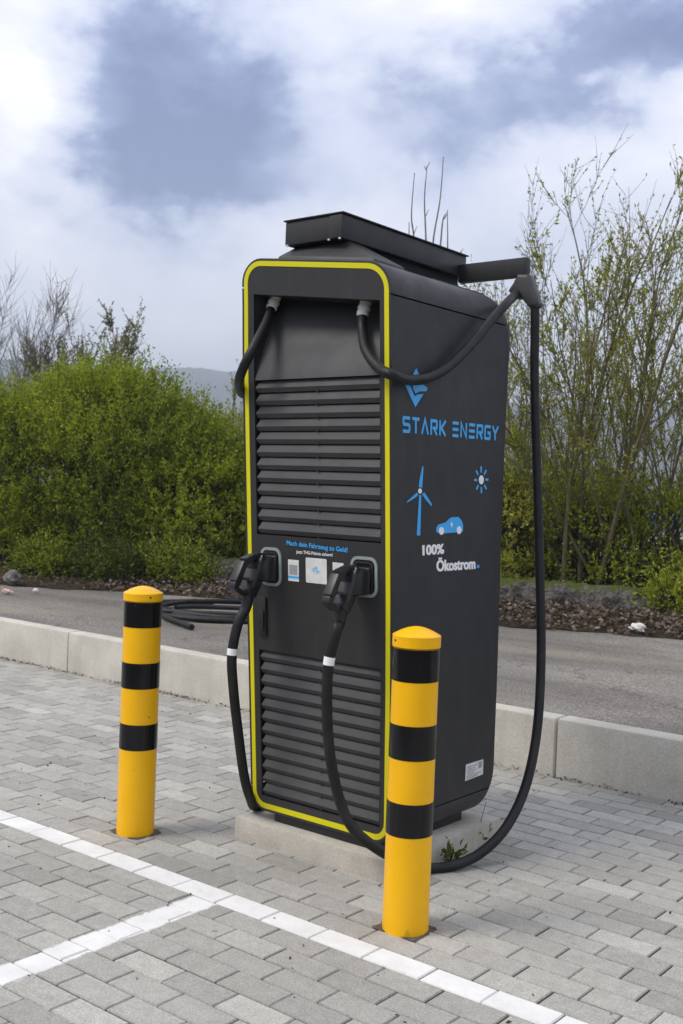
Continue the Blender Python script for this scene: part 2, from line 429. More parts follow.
# ------------------------------------------------------------------ the setting: ground
def hedge_y(x):            # foot of the planted bank beyond the road
    return np.interp(x, [-60, -11.54, -8.74, -5.74, -3.96, 4, 60], [-14.5, 7.81, 9.1, 9.84, 10.23, 12.1, 25])
def road_y(x):
    return np.interp(x, [-60, -10.47, -7.92, -5.16, -3.61, 4, 60], [-15.2, 7.15, 8.40, 8.87, 9.34, 11.0, 23.6])
RZ = 0.22
def pavement():
    # base sheet with the sand of the joints
    build('pavement_bed', [(-40, -25, -.014), (30, -25, -.014), (30, 5.03, -.014), (-40, 5.03, -.014)], [(0, 1, 2, 3)], M_JOINT)['kind'] = 'structure'
    rng = np.random.default_rng(5)
    V = []; F = []; tone_ = []; white = []; grime = []
    pit = .105; Lx = .2105
    holes = [(-1.967, 2.861), (-3.317, 2.904)]
    r0 = int((0.35 - 2.647) / pit) - 1; r1 = int((5.03 - 2.647) / pit) + 1
    off_ = 0.0; offs = {}
    for r in range(r0, r1):
        offs[r] = (0.5 * (r % 2) + (rng.uniform(-.09, .09) if r else 0)) * Lx
    gap = .0022; ch = .0034
    for r in range(r0, r1):
        y0 = 2.647 + r * pit + gap; y1 = y0 + pit - 2 * gap
        if y0 > 5.025: continue
        y1 = min(y1, 5.028)
        for k in range(-64, 16):
            x0 = -1.347 + offs[r] + k * Lx + gap + rng.normal(0, .0008); x1 = x0 + Lx - 2 * gap
            if x1 > 2.0 or x0 < -14.5: continue
            if -3.052 < x0 and x1 < -2.286 and 3.21 < y0 and y1 < 3.97: continue
            dz = rng.normal(0, .0007); sx = rng.normal(0, .0016); sy = rng.normal(0, .0020); xm = (x0 + x1) / 2; ym = (y0 + y1) / 2
            o = len(V)
            def z(x, y, b=0): return dz + sx * (x - xm) + sy * (y - ym) + b
            for (a, b_, d, e, zz) in ((x0, y0, x1, y1, -.03), (x0, y0, x1, y1, -.004), (x0 + ch, y0 + ch, x1 - ch, y1 - ch, 0)):
                for px, py in ((a, b_), (d, b_), (d, e), (a, e)): V.append((px, py, z(px, py, zz)))
            nf = 0
            for l in (0, 4):
                for q in range(4):
                    q2 = (q + 1) % 4; F.append((o + l + q, o + l + q2, o + l + 4 + q2, o + l + 4 + q)); nf += 1
            F.append((o + 8, o + 9, o + 10, o + 11)); nf += 1
            tv = np.clip(rng.normal(.42, .19), 0, 1); wv = 1.0 if r == 0 else 0.0
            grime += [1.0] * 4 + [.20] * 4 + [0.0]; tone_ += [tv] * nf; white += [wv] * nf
    me = bpy.data.meshes.new('pavement'); me.from_pydata(V, [], F)
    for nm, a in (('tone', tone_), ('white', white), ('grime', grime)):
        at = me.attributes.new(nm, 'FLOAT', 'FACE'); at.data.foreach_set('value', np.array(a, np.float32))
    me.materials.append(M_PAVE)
    o = bpy.data.objects.new('pavement', me); COL.objects.link(o); o['kind'] = 'structure'
pavement()
def kerb():
    mb = MB(); rng = np.random.default_rng(2)
    for k in range(-14, 14):
        x0 = -6.557 + 1.987 * k + .004; x1 = x0 + 1.987 - .008
        dy = rng.normal(0, .002); dz = rng.normal(0, .002); b = .016
        y0, y1, zt = 5.033 + dy, 5.165 + dy, .299 + dz
        prof = [(y0, -.25), (y0, zt - b), (y0 + b * .3, zt - b * .3), (y0 + b, zt), (y1 - b, zt), (y1, zt - b), (y1, -.25)]
        n = len(prof); e = .008
        v = []
        for xs, ins in ((x0, e), (x0 + e, 0), (x1 - e, 0), (x1, e)):
            for (py, pz) in prof:
                v.append((xs, py + (ins if py < 5.1 else -ins), pz - (ins if pz > 0 else 0)))
        f = [(i * n + j, i * n + j + 1, (i + 1) * n + j + 1, (i + 1) * n + j) for i in range(3) for j in range(n - 1)]
        f += [tuple(range(n)), tuple(reversed(range(3 * n, 4 * n)))]
        mb.add(v, f)
    mb.make('kerb', M_KERB, ang=40, fix=True)['kind'] = 'structure'
kerb()
def sheet(name, m, lo, hi, xs, z, nz=6, zf=None):
    V = []; F = []
    for x in xs:
        for t in np.linspace(0, 1, nz):
            a, b = lo(x), hi(x); y = a + (b - a) * t; V.append((x, y, zf(x, y, t) if zf else z))
    for i in range(len(xs) - 1):
        for j in range(nz - 1): F.append((i * nz + j, (i + 1) * nz + j, (i + 1) * nz + j + 1, i * nz + j + 1))
    o = build(name, V, F, m, ang=80); o['kind'] = 'structure'; return o
xs_r = np.concatenate([np.linspace(-22, 4, 80), np.linspace(4.4, 40, 20)])
sheet('road', M_ASPH, lambda x: 5.14, lambda x: max(5.2, road_y(x) + .12), xs_r, RZ, 12, lambda x, y, t: RZ + .006 * math.sin(x * 2.1 + y))
rngb = np.random.default_rng(9)
sheet('soil_bank', M_SOIL, lambda x: max(5.16, road_y(x) - .04 + .05 * math.sin(x * 5.3) + .04 * math.sin(x * 13)), lambda x: hedge_y(x) + 1.6, np.linspace(-22, 6, 220), RZ, 10,
      lambda x, y, t: RZ + .004 + .11 * min(t * 2.2, 1) * (1 - .6 * max(0, t - .55)) + rngb.uniform(0, .028) * (t > .05))
def terrain():
    V = []; F = []
    rr = np.concatenate([[0, 3], np.linspace(6, 60, 20), np.geomspace(75, 4200, 46)])
    aa = np.radians(np.concatenate([np.arange(-180, -85, 4), np.arange(-85, 8, .3), np.arange(8, 180, 4)]))
    rng = np.random.default_rng(3); ph = rng.uniform(0, 6.28, 12)
    fw = math.atan2(0.625, -0.78)
    for r in rr:
        for a in aa:
            x, y = r * math.sin(a), r * math.cos(a)
            s = y - float(hedge_y(x)) - 1.2 if y > 5.1 else -1
            if y <= 5.1: z = -.35
            elif s < .3: z = -.35
            else: z = .10 - 1.25 * min(1, s / 8) - 3.0 * min(1, max(0, s - 14) / 60)
            d = (math.degrees(a) + 180) % 360 - 180
            # wooded ridge across the valley
            ridge = 148 + 14 * math.sin(d * .11 + 1.1) + 6 * math.sin(d * .31 + 2) + 2.5 * math.sin(d * .9) - 50 * max(0, (d + 30) / 45) * (d > -30)
            tt = min(1, max(0, (r - 420) / 1150)); tt = tt * tt * (3 - 2 * tt)
            bump_ = sum(math.sin(a * k * 37 + ph[k] + r * .01 * k) / k for k in range(1, 8))
            z += tt * (ridge + (bump_ * 1.0 + rng.normal(0, 1.0) if r > 700 else 0)) - (0 if r < 1650 else min(1, (r - 1650) / 1600) * ridge * .7)
            V.append((x, y, z))
    n = len(aa)
    for i in range(len(rr) - 1):
        for k in range(n): F.append((i * n + k, (i + 1) * n + k, (i + 1) * n + (k + 1) % n, i * n + (k + 1) % n))
    build('terrain', V, F, M_TERR, ang=80)['kind'] = 'structure'
terrain()

# ------------------------------------------------------------------ charging station
CW, CD = .765, .874
def sm(t): t = min(1, max(0, t)); return t * t * (3 - 2 * t)
def xl(z): return float(np.interp(z, [-.5, .2071, .5496, 1.0763, 1.5248, 2.2229, 3], [-2.965, -3.0197, -3.0464, -3.0886, -3.1236, -3.1775, -3.2385]))
def xr(z): return float(np.interp(z, [-.5, .1817, .6573, 1.0227, 1.5712, 2.1439, 3], [-2.300, -2.3171, -2.3316, -2.3475, -2.3768, -2.4079, -2.454]))
def yb(z): return float(np.interp(z, [-.5, .3149, .6474, 1.1486, 1.656, 1.9137, 2.1397, 3], [3.94, 3.9788, 3.9945, 4.0215, 4.0635, 4.0900, 4.1196, 4.21]))
def cw(a, d, z):
    """cabinet coordinates (across, depth, height) to the world: the cabinet leans and flares slightly and its hood falls to the right"""
    u = a / CW
    return (xl(z) + (xr(z) - xl(z)) * u, 3.25 + d * (yb(z) - 3.25) / CD, z + .088 * (1 - u) * sm((z - 1.86) / .27))
ZB, ZT = .118, 2.268
def rrect(ins=0.0, rt=.108, rb=.082, n=9):
    """rounded outline of the cabinet front in (a, z), counter-clockwise from lower left"""
    a0, a1, z0, z1 = ins, CW - ins, ZB + ins, ZT - ins; rt = max(.006, rt - ins); rb = max(.006, rb - ins); o = []
    for cx, cz, r, s in ((a0 + rb, z0 + rb, rb, 180), (a1 - rb, z0 + rb, rb, 270), (a1 - rt, z1 - rt, rt, 0), (a0 + rt, z1 - rt, rt, 90)):
        for k in range(n):
            t = math.radians(s + 90 * k / (n - 1)); o.append((cx + r * math.cos(t), cz + r * math.sin(t)))
    # extra points up the long sides let the warp bend smoothly
    res = []
    for i, p in enumerate(o):
        res.append(p); q = o[(i + 1) % len(o)]
        if abs(q[1] - p[1]) > .5:
            for t in np.linspace(0, 1, 26)[1:-1]: res.append((p[0] + (q[0] - p[0]) * t, p[1] + (q[1] - p[1]) * t))
    return res
station = thing('charging_station', (-2.72, 3.70, .083), 'tall anthracite electric car charging cabinet with lime yellow front trim and louvred front', 'charging station')

def shell():
    rings = [(.0, .0045), (.0045, .0)]
    rings += [(d, 0) for d in np.linspace(.08, CD - .10, 6)]
    for k in range(1, 9):
        t = math.radians(90 * k / 8); rings.append((CD - .10 + .10 * math.sin(t), .10 * (1 - math.cos(t))))
    V = []; F = []
    for d, ins in rings:
        pr = rrect(0)
        # inset towards the inside only in height and a little across, so the rear edges round off
        for a, z in pr:
            aa = CW / 2 + (a - CW / 2) * (1 - ins * .004 / (CW / 2)); zz = (ZB + ZT) / 2 + (z - (ZB + ZT) / 2) * (1 - ins / ((ZT - ZB) / 2))
            V.append((aa, d, zz))
    n = len(rrect(0))
    for i in range(len(rings) - 1):
        for k in range(n): F.append((i * n + k, (i + 1) * n + k, (i + 1) * n + (k + 1) % n, i * n + (k + 1) % n))
    F.append(tuple((len(rings) - 1) * n + k for k in range(n)))
    # return edge: lip around the front
    pr = rrect(.011); o = len(V); V += [(a, 0, z) for a, z in pr]
    for k in range(n): F.append((k, (k + 1) % n, o + (k + 1) % n, o + k))
    o2 = len(V); V += [(a, .03, z) for a, z in pr]
    for k in range(n): F.append((o + k, o + (k + 1) % n, o2 + (k + 1) % n, o2 + k))
    for name, lo, hi, m in (('hood', 2.147, 9, M_ROOF), ('cabinet', .209, 2.141, M_CAB), ('base_skirt', -9, .205, M_ROOF)):
        bm = bmesh.new(); vs = [bm.verts.new(p) for p in V]
        for f in F: bm.faces.new([vs[i] for i in f])
        bmesh.ops.triangulate(bm, faces=[f for f in bm.faces if len(f.verts) > 4])
        for z, s in ((lo, -1), (hi, 1)):
            if abs(z) > 5: continue
            bmesh.ops.bisect_plane(bm, geom=bm.verts[:] + bm.edges[:] + bm.faces[:], plane_co=(0, 0, z), plane_no=(0, 0, s), clear_outer=True)
        bmesh.ops.remove_doubles(bm, verts=bm.verts, dist=1e-5)
        bmesh.ops.recalc_face_normals(bm, faces=bm.faces)
        for v in bm.verts: v.co = cw(*v.co)
        me = bpy.data.meshes.new(name); bm.to_mesh(me); bm.free(); me.materials.append(m); smooth(me, 30)
        link(name, me, station)
    mb = MB(); mb.box(.025, CW - .025, .24, CD - .13, ZB + .1, ZT - .12, cw); mb.make('inner_core', M_HOLE, station)
shell()
def ring_face(name, i0, i1, d0, m, depth=.004):
    p0, p1 = rrect(i0), rrect(i1); n = len(p0); V = []; F = []
    for pr, d in ((p0, d0 + depth), (p0, d0), (p1, d0), (p1, d0 + depth)): V += [cw(a, d, z) for a, z in pr]
    for l in range(3):
        for k in range(n): F.append((l * n + k, l * n + (k + 1) % n, (l + 1) * n + (k + 1) % n, (l + 1) * n + k))
    return build(name, V, F, m, station, ang=40, fix=True)
ring_face('yellow_trim', .0118, .0325, -.0012, M_LIME, .012)
A0, A1 = .0635, .710                       # louvre openings, across
REC = (1.852, 2.120); UPL = (1.226, 1.846); LOL = (.178, .762)
RA0, RA1 = .066, .700
def front_panel():
    pr = rrect(.0332)
    bm = bmesh.new(); bm.faces.new([bm.verts.new((a, .001, z)) for a, z in pr])
    for co, no in [((A0, 0, 0), (1, 0, 0)), ((A1, 0, 0), (1, 0, 0))] + [((0, 0, z), (0, 0, 1)) for z in (LOL[0], LOL[1], UPL[0], REC[1], .3, .5, 1.0, 1.4, 1.6, 1.9, 1.97, 2.04)]:
        bmesh.ops.bisect_plane(bm, geom=bm.verts[:] + bm.edges[:] + bm.faces[:], plane_co=co, plane_no=no)
    kill = []
    for f in bm.faces:
        c = f.calc_center_median()
        if A0 < c.x < A1 and (LOL[0] < c.z < LOL[1] or UPL[0] < c.z < REC[1]): kill.append(f)
    bmesh.ops.delete(bm, geom=kill, context='FACES')
    ret = bmesh.ops.extrude_face_region(bm, geom=bm.faces[:])
    for v in [g for g in ret['geom'] if isinstance(g, bmesh.types.BMVert)]: v.co.y += .012
    bmesh.ops.recalc_face_normals(bm, faces=bm.faces)
    for v in bm.verts: v.co = cw(*v.co)
    me = bpy.data.meshes.new('front_panel'); bm.to_mesh(me); bm.free(); me.materials.append(M_FRONT); smooth(me, 30)
    link('front_panel', me, station)
front_panel()
def louvre_bank(z0, z1, n, name):
    mb = MB(); p = (z1 - z0) / n
    for k in range(n):
        zt = z1 - k * p
        prof = [(.040, .0035), (.021, .001), (.0045, -.0265), (.0035, -.0290), (.0055, -.0315), (.014, -.0460), (.040, -.0478)]
        q = p / .0513; V = []; F = []; m_ = len(prof)
        endin = [.012, .011, .001, .0, .0, .003, .006]
        e0 = [A0 + .004 + e for e in endin]; e1 = [A1 - .004 - e for e in endin]
        cols = [e0, e1]
        for ci, c in enumerate(cols):
            for (d, z), a in zip(prof, c):
                V.append(cw(a, d, zt + z * q))
        for c in range(1):
            for j in range(m_ - 1): F.append((c * m_ + j, c * m_ + j + 1, (c + 1) * m_ + j + 1, (c + 1) * m_ + j))
        F += [tuple(range(m_)), tuple(reversed(range(m_, 2 * m_)))]
        mb.add(V, F)
        mb.box(A0 + .327, A0 + .3315, .007, .030, zt - p * .99, zt - .044 * q, cw)
    o = mb.make(name, M_LOUV, station, ang=22, fix=True)
    b = MB(); b.box(A0 - .01, A1 + .01, .042, .046, z0 - .008, z1 + .004, cw); b.make('louvre_backing', M_HOLE, o)
louvre_bank(*UPL, 12, 'louvre_grille'); louvre_bank(*LOL, 12, 'louvre_grille')
def recess():
    mb = MB(); DR = .17; z0, z1 = UPL[1] + .003, REC[1]
    n = 12
    # sloping back panel, slightly dished towards the top
    V = []; F = []; aa = np.linspace(RA0, RA1, 5)
    for i in range(n + 1):
        t = i / n; d = .004 + DR * (t ** 1.25); z = z0 + (z1 - z0 + .01) * t
        for a in aa: V.append(cw(a, d, z))
    for i in range(n):
        for k in range(4): F.append((i * 5 + k, i * 5 + k + 1, (i + 1) * 5 + k + 1, (i + 1) * 5 + k))
    mb.add(V, F)
    mb.make('recess_panel', M_LOUV, station, ang=60)
    s = MB()
    s.add([cw(A0 - .006, .011, z1), cw(A1 + .006, .011, z1), cw(A1 + .006, DR + .01, z1 + .004), cw(A0 - .006, DR + .01, z1 + .004)], [(0, 1, 2, 3)])
    for a in (RA0, RA1 + .008):
        s.add([cw(a, .011, z0 - .01), cw(a, .011, z1), cw(a, DR + .01, z1), cw(a, .03, z0 - .01)], [(0, 1, 2, 3)])
    s.make('recess_cheeks', M_FRONT, station)
recess()
# plinth under the cabinet, and the roof gear
def roof_gear():
    mb = MB(); mb.box(-2.90, -2.375, 3.265, 3.83, .083, .165); mb.make('plinth', M_DARK, station, bevel=.004)
    mb = MB()   # humped bracket between hood and cable boom, dark filler behind it for the shaded gap
    b0, b1 = at_y((276, 256), 3.34)[0], at_y((376, 262), 3.34)[0]
    t0, t1 = at_y((294, 247), 3.40)[0], at_y((347, 243), 3.40)[0]
    zl, zr = 2.33, 2.265
    for_y = ((3.285, 3.31), (3.47, 3.45))
    mb.add([(b0, 3.33, zl), (b1, 3.33, zr - .01), (b1, 3.54, zr - .01), (b0, 3.54, zl), (b0 + .02, 3.335, zl + .035), (b1 - .004, 3.335, zr + .040), (b1 - .004, 3.535, zr + .040), (b0 + .02, 3.535, zl + .035),
            (t0, 3.40, 2.4075), (t1, 3.40, 2.4075), (t1, 3.50, 2.4075), (t0, 3.50, 2.4075)],
           [(3, 2, 1, 0), (0, 1, 5, 4), (1, 2, 6, 5), (2, 3, 7, 6), (3, 0, 4, 7), (4, 5, 9, 8), (5, 6, 10, 9), (6, 7, 11, 10), (7, 4, 8, 11), (8, 9, 10, 11)])
    mb.make('boom_base', M_ROOF, station, bevel=.008)
    mb = MB(); mb.box(-3.0, -2.765, 3.545, 4.24, 2.25, 2.4075); mb.make('boom_gap_shade', M_HOLE, station, bevel=.004)  # solid black block standing in for the shade under the boom
    mb = MB(); mb.box(-2.62, -2.525, 3.70, 4.085, 2.262, 2.291); mb.make('roof_plate', M_DARK, station, bevel=.008)
    # boom: long box from front to back
    mb = MB(); mb.box(-3.037, -2.737, 3.352, 4.26, 2.408, 2.503); bo = mb.make('cable_boom', M_ROOF, station, bevel=.006)
    mb = MB(); mb.box(-3.043, -2.729, 3.345, 4.268, 2.5045, 2.511); mb.make('boom_lid', M_CAB, bo, bevel=.0025)
    mb = MB(); mb.box(-2.7995, -2.7365, 3.3465, 3.352, 2.41, 2.5); mb.make('corner_plate', M_ROOF, bo, bevel=.002)
    for x in (-2.80, -2.745, -3.02): mb = MB(); mb.tube([(x, 3.349, 2.4095), (x, 3.349, 2.403)], .005, 10); mb.make('boom_bolt', M_SILVER, bo)
    mb = MB(); xe = at_y((530.6, 266), 4.235)[0]; mb.box(-2.737, xe, 4.195, 4.235, 2.375, 2.457); ar = mb.make('swing_arm', M_CAB, station, bevel=.004)
    mb = MB(); mb.box(-3.40, -3.037, 4.18, 4.255, 2.375, 2.455); mb.make('swing_arm', M_CAB, station, bevel=.004)
roof_gear()
GUIDE_R = at_y((460 + 445 / 6.83, 240 + 350 / 6.83), 4.215)
def cable_guide(c, sgn, name='cable_guide'):
    # forked plastic saddle hanging under the arm; outline in the plane along the arm, with thickness
    # outline in (s along +x, h) relative to c
    px_ = [(410, 236), (485, 238), (500, 285), (515, 330), (540, 395), (553, 440), (543, 464), (490, 474), (470, 445), (450, 418), (420, 396), (398, 408), (372, 380), (345, 350), (360, 325), (378, 300)]
    g0 = np.array([460 + 445 / 6.83, 240 + 350 / 6.83])
    pts = []
    for a_, b_ in px_:
        w_ = at_y((460 + a_ / 6.83, 240 + b_ / 6.83), 4.215) - at_y(tuple(g0), 4.215); pts.append((w_[0], w_[2]))
    V = []; n = len(pts)
    for dy, sc in ((-.030, .84), (-.018, 1), (.018, 1), (.030, .84)):
        for s, h in pts:
            # the two legs also swing towards the cabinet front / rear
            V.append((c[0] + sgn * s * sc, c[1] + dy, c[2] + h * sc + (0)))
    F = [(l * n + k, l * n + (k + 1) % n, (l + 1) * n + (k + 1) % n, (l + 1) * n + k) for l in range(3) for k in range(n)]
    F += [tuple(reversed(range(n))), tuple(3 * n + k for k in range(n))]
    build(name, V, F, M_PLUGD, station, fix=True, ang=50, bevel=.004)
cable_guide(GUIDE_R, 1)
GUIDE_L = np.array([-3.37, 4.215, GUIDE_R[2]])
cable_guide(GUIDE_L, -1)
# ---- front fittings
def fa(p):
    q = at_y(p, 3.25); u = (q[0] - xl(q[2])) / (xr(q[2]) - xl(q[2])); return u * CW, q[2]
def socket(pc_):
    (a0, z1), (a1, z0) = fa(pc_[0]), fa(pc_[1])
    def rr(i, r=.035):
        o = []; x0, x1, y0, y1 = a0 + i, a1 - i, z0 + i, z1 - i; r = r - i
        for cx, cz, s in ((x0 + r, y0 + r, 180), (x1 - r, y0 + r, 270), (x1 - r, y1 - r, 0), (x0 + r, y1 - r, 90)):
            for k in range(6):
                t = math.radians(s + 18 * k); o.append((cx + r * math.cos(t), cz + r * math.sin(t)))
        return o
    p0, p1 = rr(0), rr(.0115); n = len(p0)
    V = []; F = []
    for pr, d in ((p0, .002), (p0, -.006), (p1, -.006), (p1, .002)): V += [cw(a, d, z) for a, z in pr]
    for l in range(3):
        for k in range(n): F.append((l * n + k, l * n + (k + 1) % n, (l + 1) * n + (k + 1) % n, (l + 1) * n + k))
    f = build('socket_surround', V, F, M_GREYRING, station, fix=True, ang=35)
    pr = rr(.012)
    build('socket_face', [cw(a, -.0012, z) for a, z in pr], [tuple(range(n))], M_HOLE, f)
    p2, p3 = rr(.017, .034), rr(.026, .036); V = []; F = []
    for q, d in ((p2, -.001), (p2, -.010), (p3, -.010), (p3, -.001)): V += [cw(a, d, z) for a, z in q]
    for l in range(3):
        for k in range(n): F.append((l * n + k, l * n + (k + 1) % n, (l + 1) * n + (k + 1) % n, (l + 1) * n + k))
    build('socket_collar', V, F, M_DARK, f, fix=True, ang=35)
socket([(261, 546.5), (282, 587)]); socket([(351, 555.5), (378, 598.5)])
def handle():
    (a0, z1), (a1, z0) = fa((259.5, 596)), fa((267.5, 636))
    mb = MB(); mb.box(a0, a1, -.012, .0005, z0, z1, cw); h = mb.make('door_handle', M_DARK, station, bevel=.004)
    mb = MB(); mb.box(a0 + .006, a1 - .006, -.022, -.0125, z0 + .02, z1 - .055, cw); mb.make('handle_lever', M_DARK, h, bevel=.003)
handle()
def plate(name, quad, m, surf, d=.0008, parent=None, r=0):
    (a0, z1), (a1, z0) = quad
    if r:
        o = []
        for cx, cz, s in ((a0 + r, z0 + r, 180), (a1 - r, z0 + r, 270), (a1 - r, z1 - r, 0), (a0 + r, z1 - r, 90)):
            for k in range(5):
                t = math.radians(s + 22.5 * k); o.append((cx + r * math.cos(t), cz + r * math.sin(t)))
    else: o = [(a0, z0), (a1, z0), (a1, z1), (a0, z1)]
    return build(name, [surf(a, z, d) for a, z in o], [tuple(range(len(o)))], m, parent or station)
def FS(a, z, off): return cw(a, .001 - off, z)          # on the front panel
def SS(d, z, off):                                       # on the right side wall, d = depth
    x, y, zz = cw(CW, d, z); return (x + off, y, zz)
def sp(p):                                               # pixel -> (depth, height) on the right side wall
    x = -2.39
    for _ in range(8): q = at_x(p, x); x = xr(q[2])
    d = (q[1] - 3.25) * CD / (yb(q[2]) - 3.25); return d, q[2]
def sub(q, fx0, fy0, fx1, fy1):
    (a0, z1), (a1, z0) = q
    return (a0 + (a1 - a0) * fx0, z1 + (z0 - z1) * fy0), (a0 + (a1 - a0) * fx1, z1 + (z0 - z1) * fy1)
M_CARD = mat('white_card', (.66, .66, .64), .5, build=lambda t, b: G(t).l(G(t).ramp(G(t).noise(25, 5), [(.3, (.58, .58, .56)), (.7, (.72, .72, .70))]), b.inputs['Base Color']))
M_CARDG = mat('printed_grey', (.30, .31, .32), .5)
M_PALEB = mat('pale_blue_print', (.22, .50, .72), .5)
# stickers between the sockets (codes left out)
q = (fa((288.0, 559.3)), fa((299.0, 581.8)))
s1 = plate('sticker', q, M_CARD, FS, .0010); plate('blue_band', sub(q, 0, .76, 1, .87), M_BLUE, FS, .0016, s1); plate('grey_print', sub(q, .12, .24, .88, .70), M_CARDG, FS, .0016, s1)
q = (fa((305.6, 557.3)), fa((326.9, 584.6)))
s2 = plate('info_card', q, M_CARD, FS, .0010, r=.006)
(a0, z1), (a1, z0) = sub(q, .28, .30, .72, .66)
am, zm = (a0 + a1) / 2, (z0 + z1) / 2
build('diamond_emblem', [FS(am, z0, .0016), FS(a1, zm, .0016), FS(am + .006, zm, .0016), FS(am, zm + .009, .0016), FS(am - .006, zm, .0016), FS(am + .003, zm - .012, .0016)], [(0, 1, 2, 3, 4, 5)], M_PALEB, s2)
build('diamond_emblem', [FS(a0, zm, .0016), FS(am - .003, z0 + .004, .0016), FS(am - .011, zm, .0016), FS(am, z1 - .012, .0016), FS(am + .012, zm + .006, .0016), FS(am, z1, .0016)], [(0, 1, 2, 3, 4, 5)], M_PALEB, s2)
q = (fa((332.6, 562.2)), fa((343.6, 584.0)))
s3 = plate('sticker', q, M_CARD, FS, .0010); plate('blue_band', sub(q, 0, .76, 1, .87), M_BLUE, FS, .0016, s3)

def text_mesh(txt, bold=0.0):
    cu = bpy.data.curves.new('text', 'FONT'); cu.body = txt; cu.size = 1; cu.offset = bold; cu.resolution_u = 4
    ob = bpy.data.objects.new('text', cu); COL.objects.link(ob)
    me = bpy.data.meshes.new_from_object(ob); bpy.data.objects.remove(ob); bpy.data.curves.remove(cu)
    co = np.array([v.co[:2] for v in me.vertices]); fs = [tuple(p.vertices) for p in me.polygons]; bpy.data.meshes.remove(me)
    return co, fs
def lettering(name, txt, corners, m, surf, bold=0.0, d=.0012, heavy=0.0):
    """corners: (lower left, lower right, upper left) in surface coordinates of the text's own bounding box"""
    co, fs = text_mesh(txt, bold); lay = np.zeros(len(co))
    if heavy:      # a heavier face: the same outlines struck again a little to the sides
        n = len(co); co = np.concatenate([co + (dx * heavy, 0) for dx in (-1, 0, 1)]); lay = np.repeat([0, 1, 2], n)
        fs = [tuple(i + k * n for i in f) for k in range(3) for f in fs]
    lo, hi = co.min(0), co.max(0); s = (co - lo) / (hi - lo)
    A, B, C_ = (np.array(c) for c in corners)
    uv = A + s[:, :1] * (B - A) + s[:, 1:] * (C_ - A)
    return build(name, [surf(a, z, d + .00012 * k) for (a, z), k in zip(uv, lay)], fs, m, station)
lettering('lettering', 'Mach dein Fahrzeug zu Geld!', (fa((286.6, 546.3)), fa((347.6, 554.0)), fa((286.6, 540.2))), M_BLUE, FS, .018)
lettering('lettering', 'Jetzt THG-Prämie sichern!', (fa((296.2, 554.2)), fa((332.6, 557.6)), fa((296.2, 550.0))), M_WHITEV, FS, .012)
lettering('lettering', '100%', (sp((422.2, 555.6)), sp((443.9, 553.9)), sp((422.0, 545.0))), M_WHITEV, SS, .03, heavy=.022)
lettering('lettering', 'Ökostrom', (sp((436.2, 571.8)), sp((475.2, 569.0)), sp((436.0, 557.6))), M_WHITEV, SS, .03, heavy=.022)
def poly(name, pix, m, d=.0012, parent=None, surf=SS, conv=sp):
    return build(name, [surf(*conv(p), d) for p in pix], [tuple(range(len(pix)))], m, parent or station)
def disc(name, c, rx, ry, m, d=.0016, parent=None, n=20):
    return poly(name, [(c[0] + rx * math.cos(2 * math.pi * k / n), c[1] - ry * math.sin(2 * math.pi * k / n)) for k in range(n)], m, d, parent)
poly('full_stop', [(476.6, 565.0), (479.0, 564.8), (479.0, 567.8), (476.6, 568.0)], M_BLUE)
# the wide stencil-like name, stroke by stroke on a unit grid per letter
def strokes(word, A, B, C_, th=.205):
    A, B, C_ = map(np.array, (A, B, C_)); w = B - A; h = C_ - A
    t = .5 * th
    glyph = {
        'S': [[(1, .92), (.12, .92), (.08, .86), (.08, .58), (.14, .52), (.84, .5), (.92, .44), (.92, .14), (.86, .08), (0, .08)]],
        'T': [[(0, .92), (1, .92)], [(.5, .92), (.5, 0)]],
        'A': [[(.04, 0), (.5, .95), (.96, 0)]],
        'R': [[(.09, 0), (.09, .92), (.86, .92), (.93, .85), (.93, .52), (.86, .45), (.3, .45)], [(.5, .45), (.95, 0)]],
        'K': [[(.09, 0), (.09, 1)], [(.95, 1), (.28, .5), (.95, 0)]],
        'E': [[(.05, .92), (1, .92)], [(.05, .5), (1, .5)], [(.05, .08), (1, .08)]],
        'N': [[(.09, 0), (.09, .95), (.91, .05), (.91, 1)]],
        'G': [[(1, .92), (.14, .92), (.08, .86), (.08, .14), (.14, .08), (.86, .08), (.92, .14), (.92, .48), (.5, .48)]],
        'Y': [[(0, 1), (.5, .48), (1, 1)], [(.5, .5), (.5, 0)]]}
    adv = {' ': .5}; gw = .78; sp_ = .25
    tot = sum(adv.get(c, gw + sp_) for c in word) - sp_
    x = 0; V = []; F = []; lh = np.linalg.norm(h); lw = np.linalg.norm(w); cell = 1 / tot; k = 0
    for c in word:
        if c == ' ': x += adv[c]; continue
        for st in glyph[c]:
            P = np.array([((x + p[0] * gw) * cell * lw, p[1] * lh) for p in st]); hw = t * lh
            off_ = []
            for i in range(len(P)):
                d0 = P[i] - P[i - 1] if i else P[1] - P[0]; d1 = P[i + 1] - P[i] if i < len(P) - 1 else P[i] - P[i - 1]
                d0 = d0 / np.linalg.norm(d0); d1 = d1 / np.linalg.norm(d1)
                nn = np.array([-(d0 + d1)[1], (d0 + d1)[0]]); nn /= np.linalg.norm(nn) + 1e-9
                cs = max(.5, nn @ np.array([-d0[1], d0[0]])); off_.append(nn * hw / cs)
            o = len(V); k += 1
            for p, q_ in zip(P, off_):
                for s in (p + q_, p - q_):
                    uv = A + w * (s[0] / lw) + h * (s[1] / lh); V.append(SS(*uv, .0012 + .00008 * (k % 3)))
            for i in range(len(P) - 1): F.append((o + 2 * i, o + 2 * i + 1, o + 2 * i + 3, o + 2 * i + 2))
        x += gw + sp_
    return build('lettering', V, F, M_BLUE, station)
strokes('STARK ENERGY', sp((402.6, 432.2)), sp((497.4, 440.6)), sp((402.6, 416.2)))
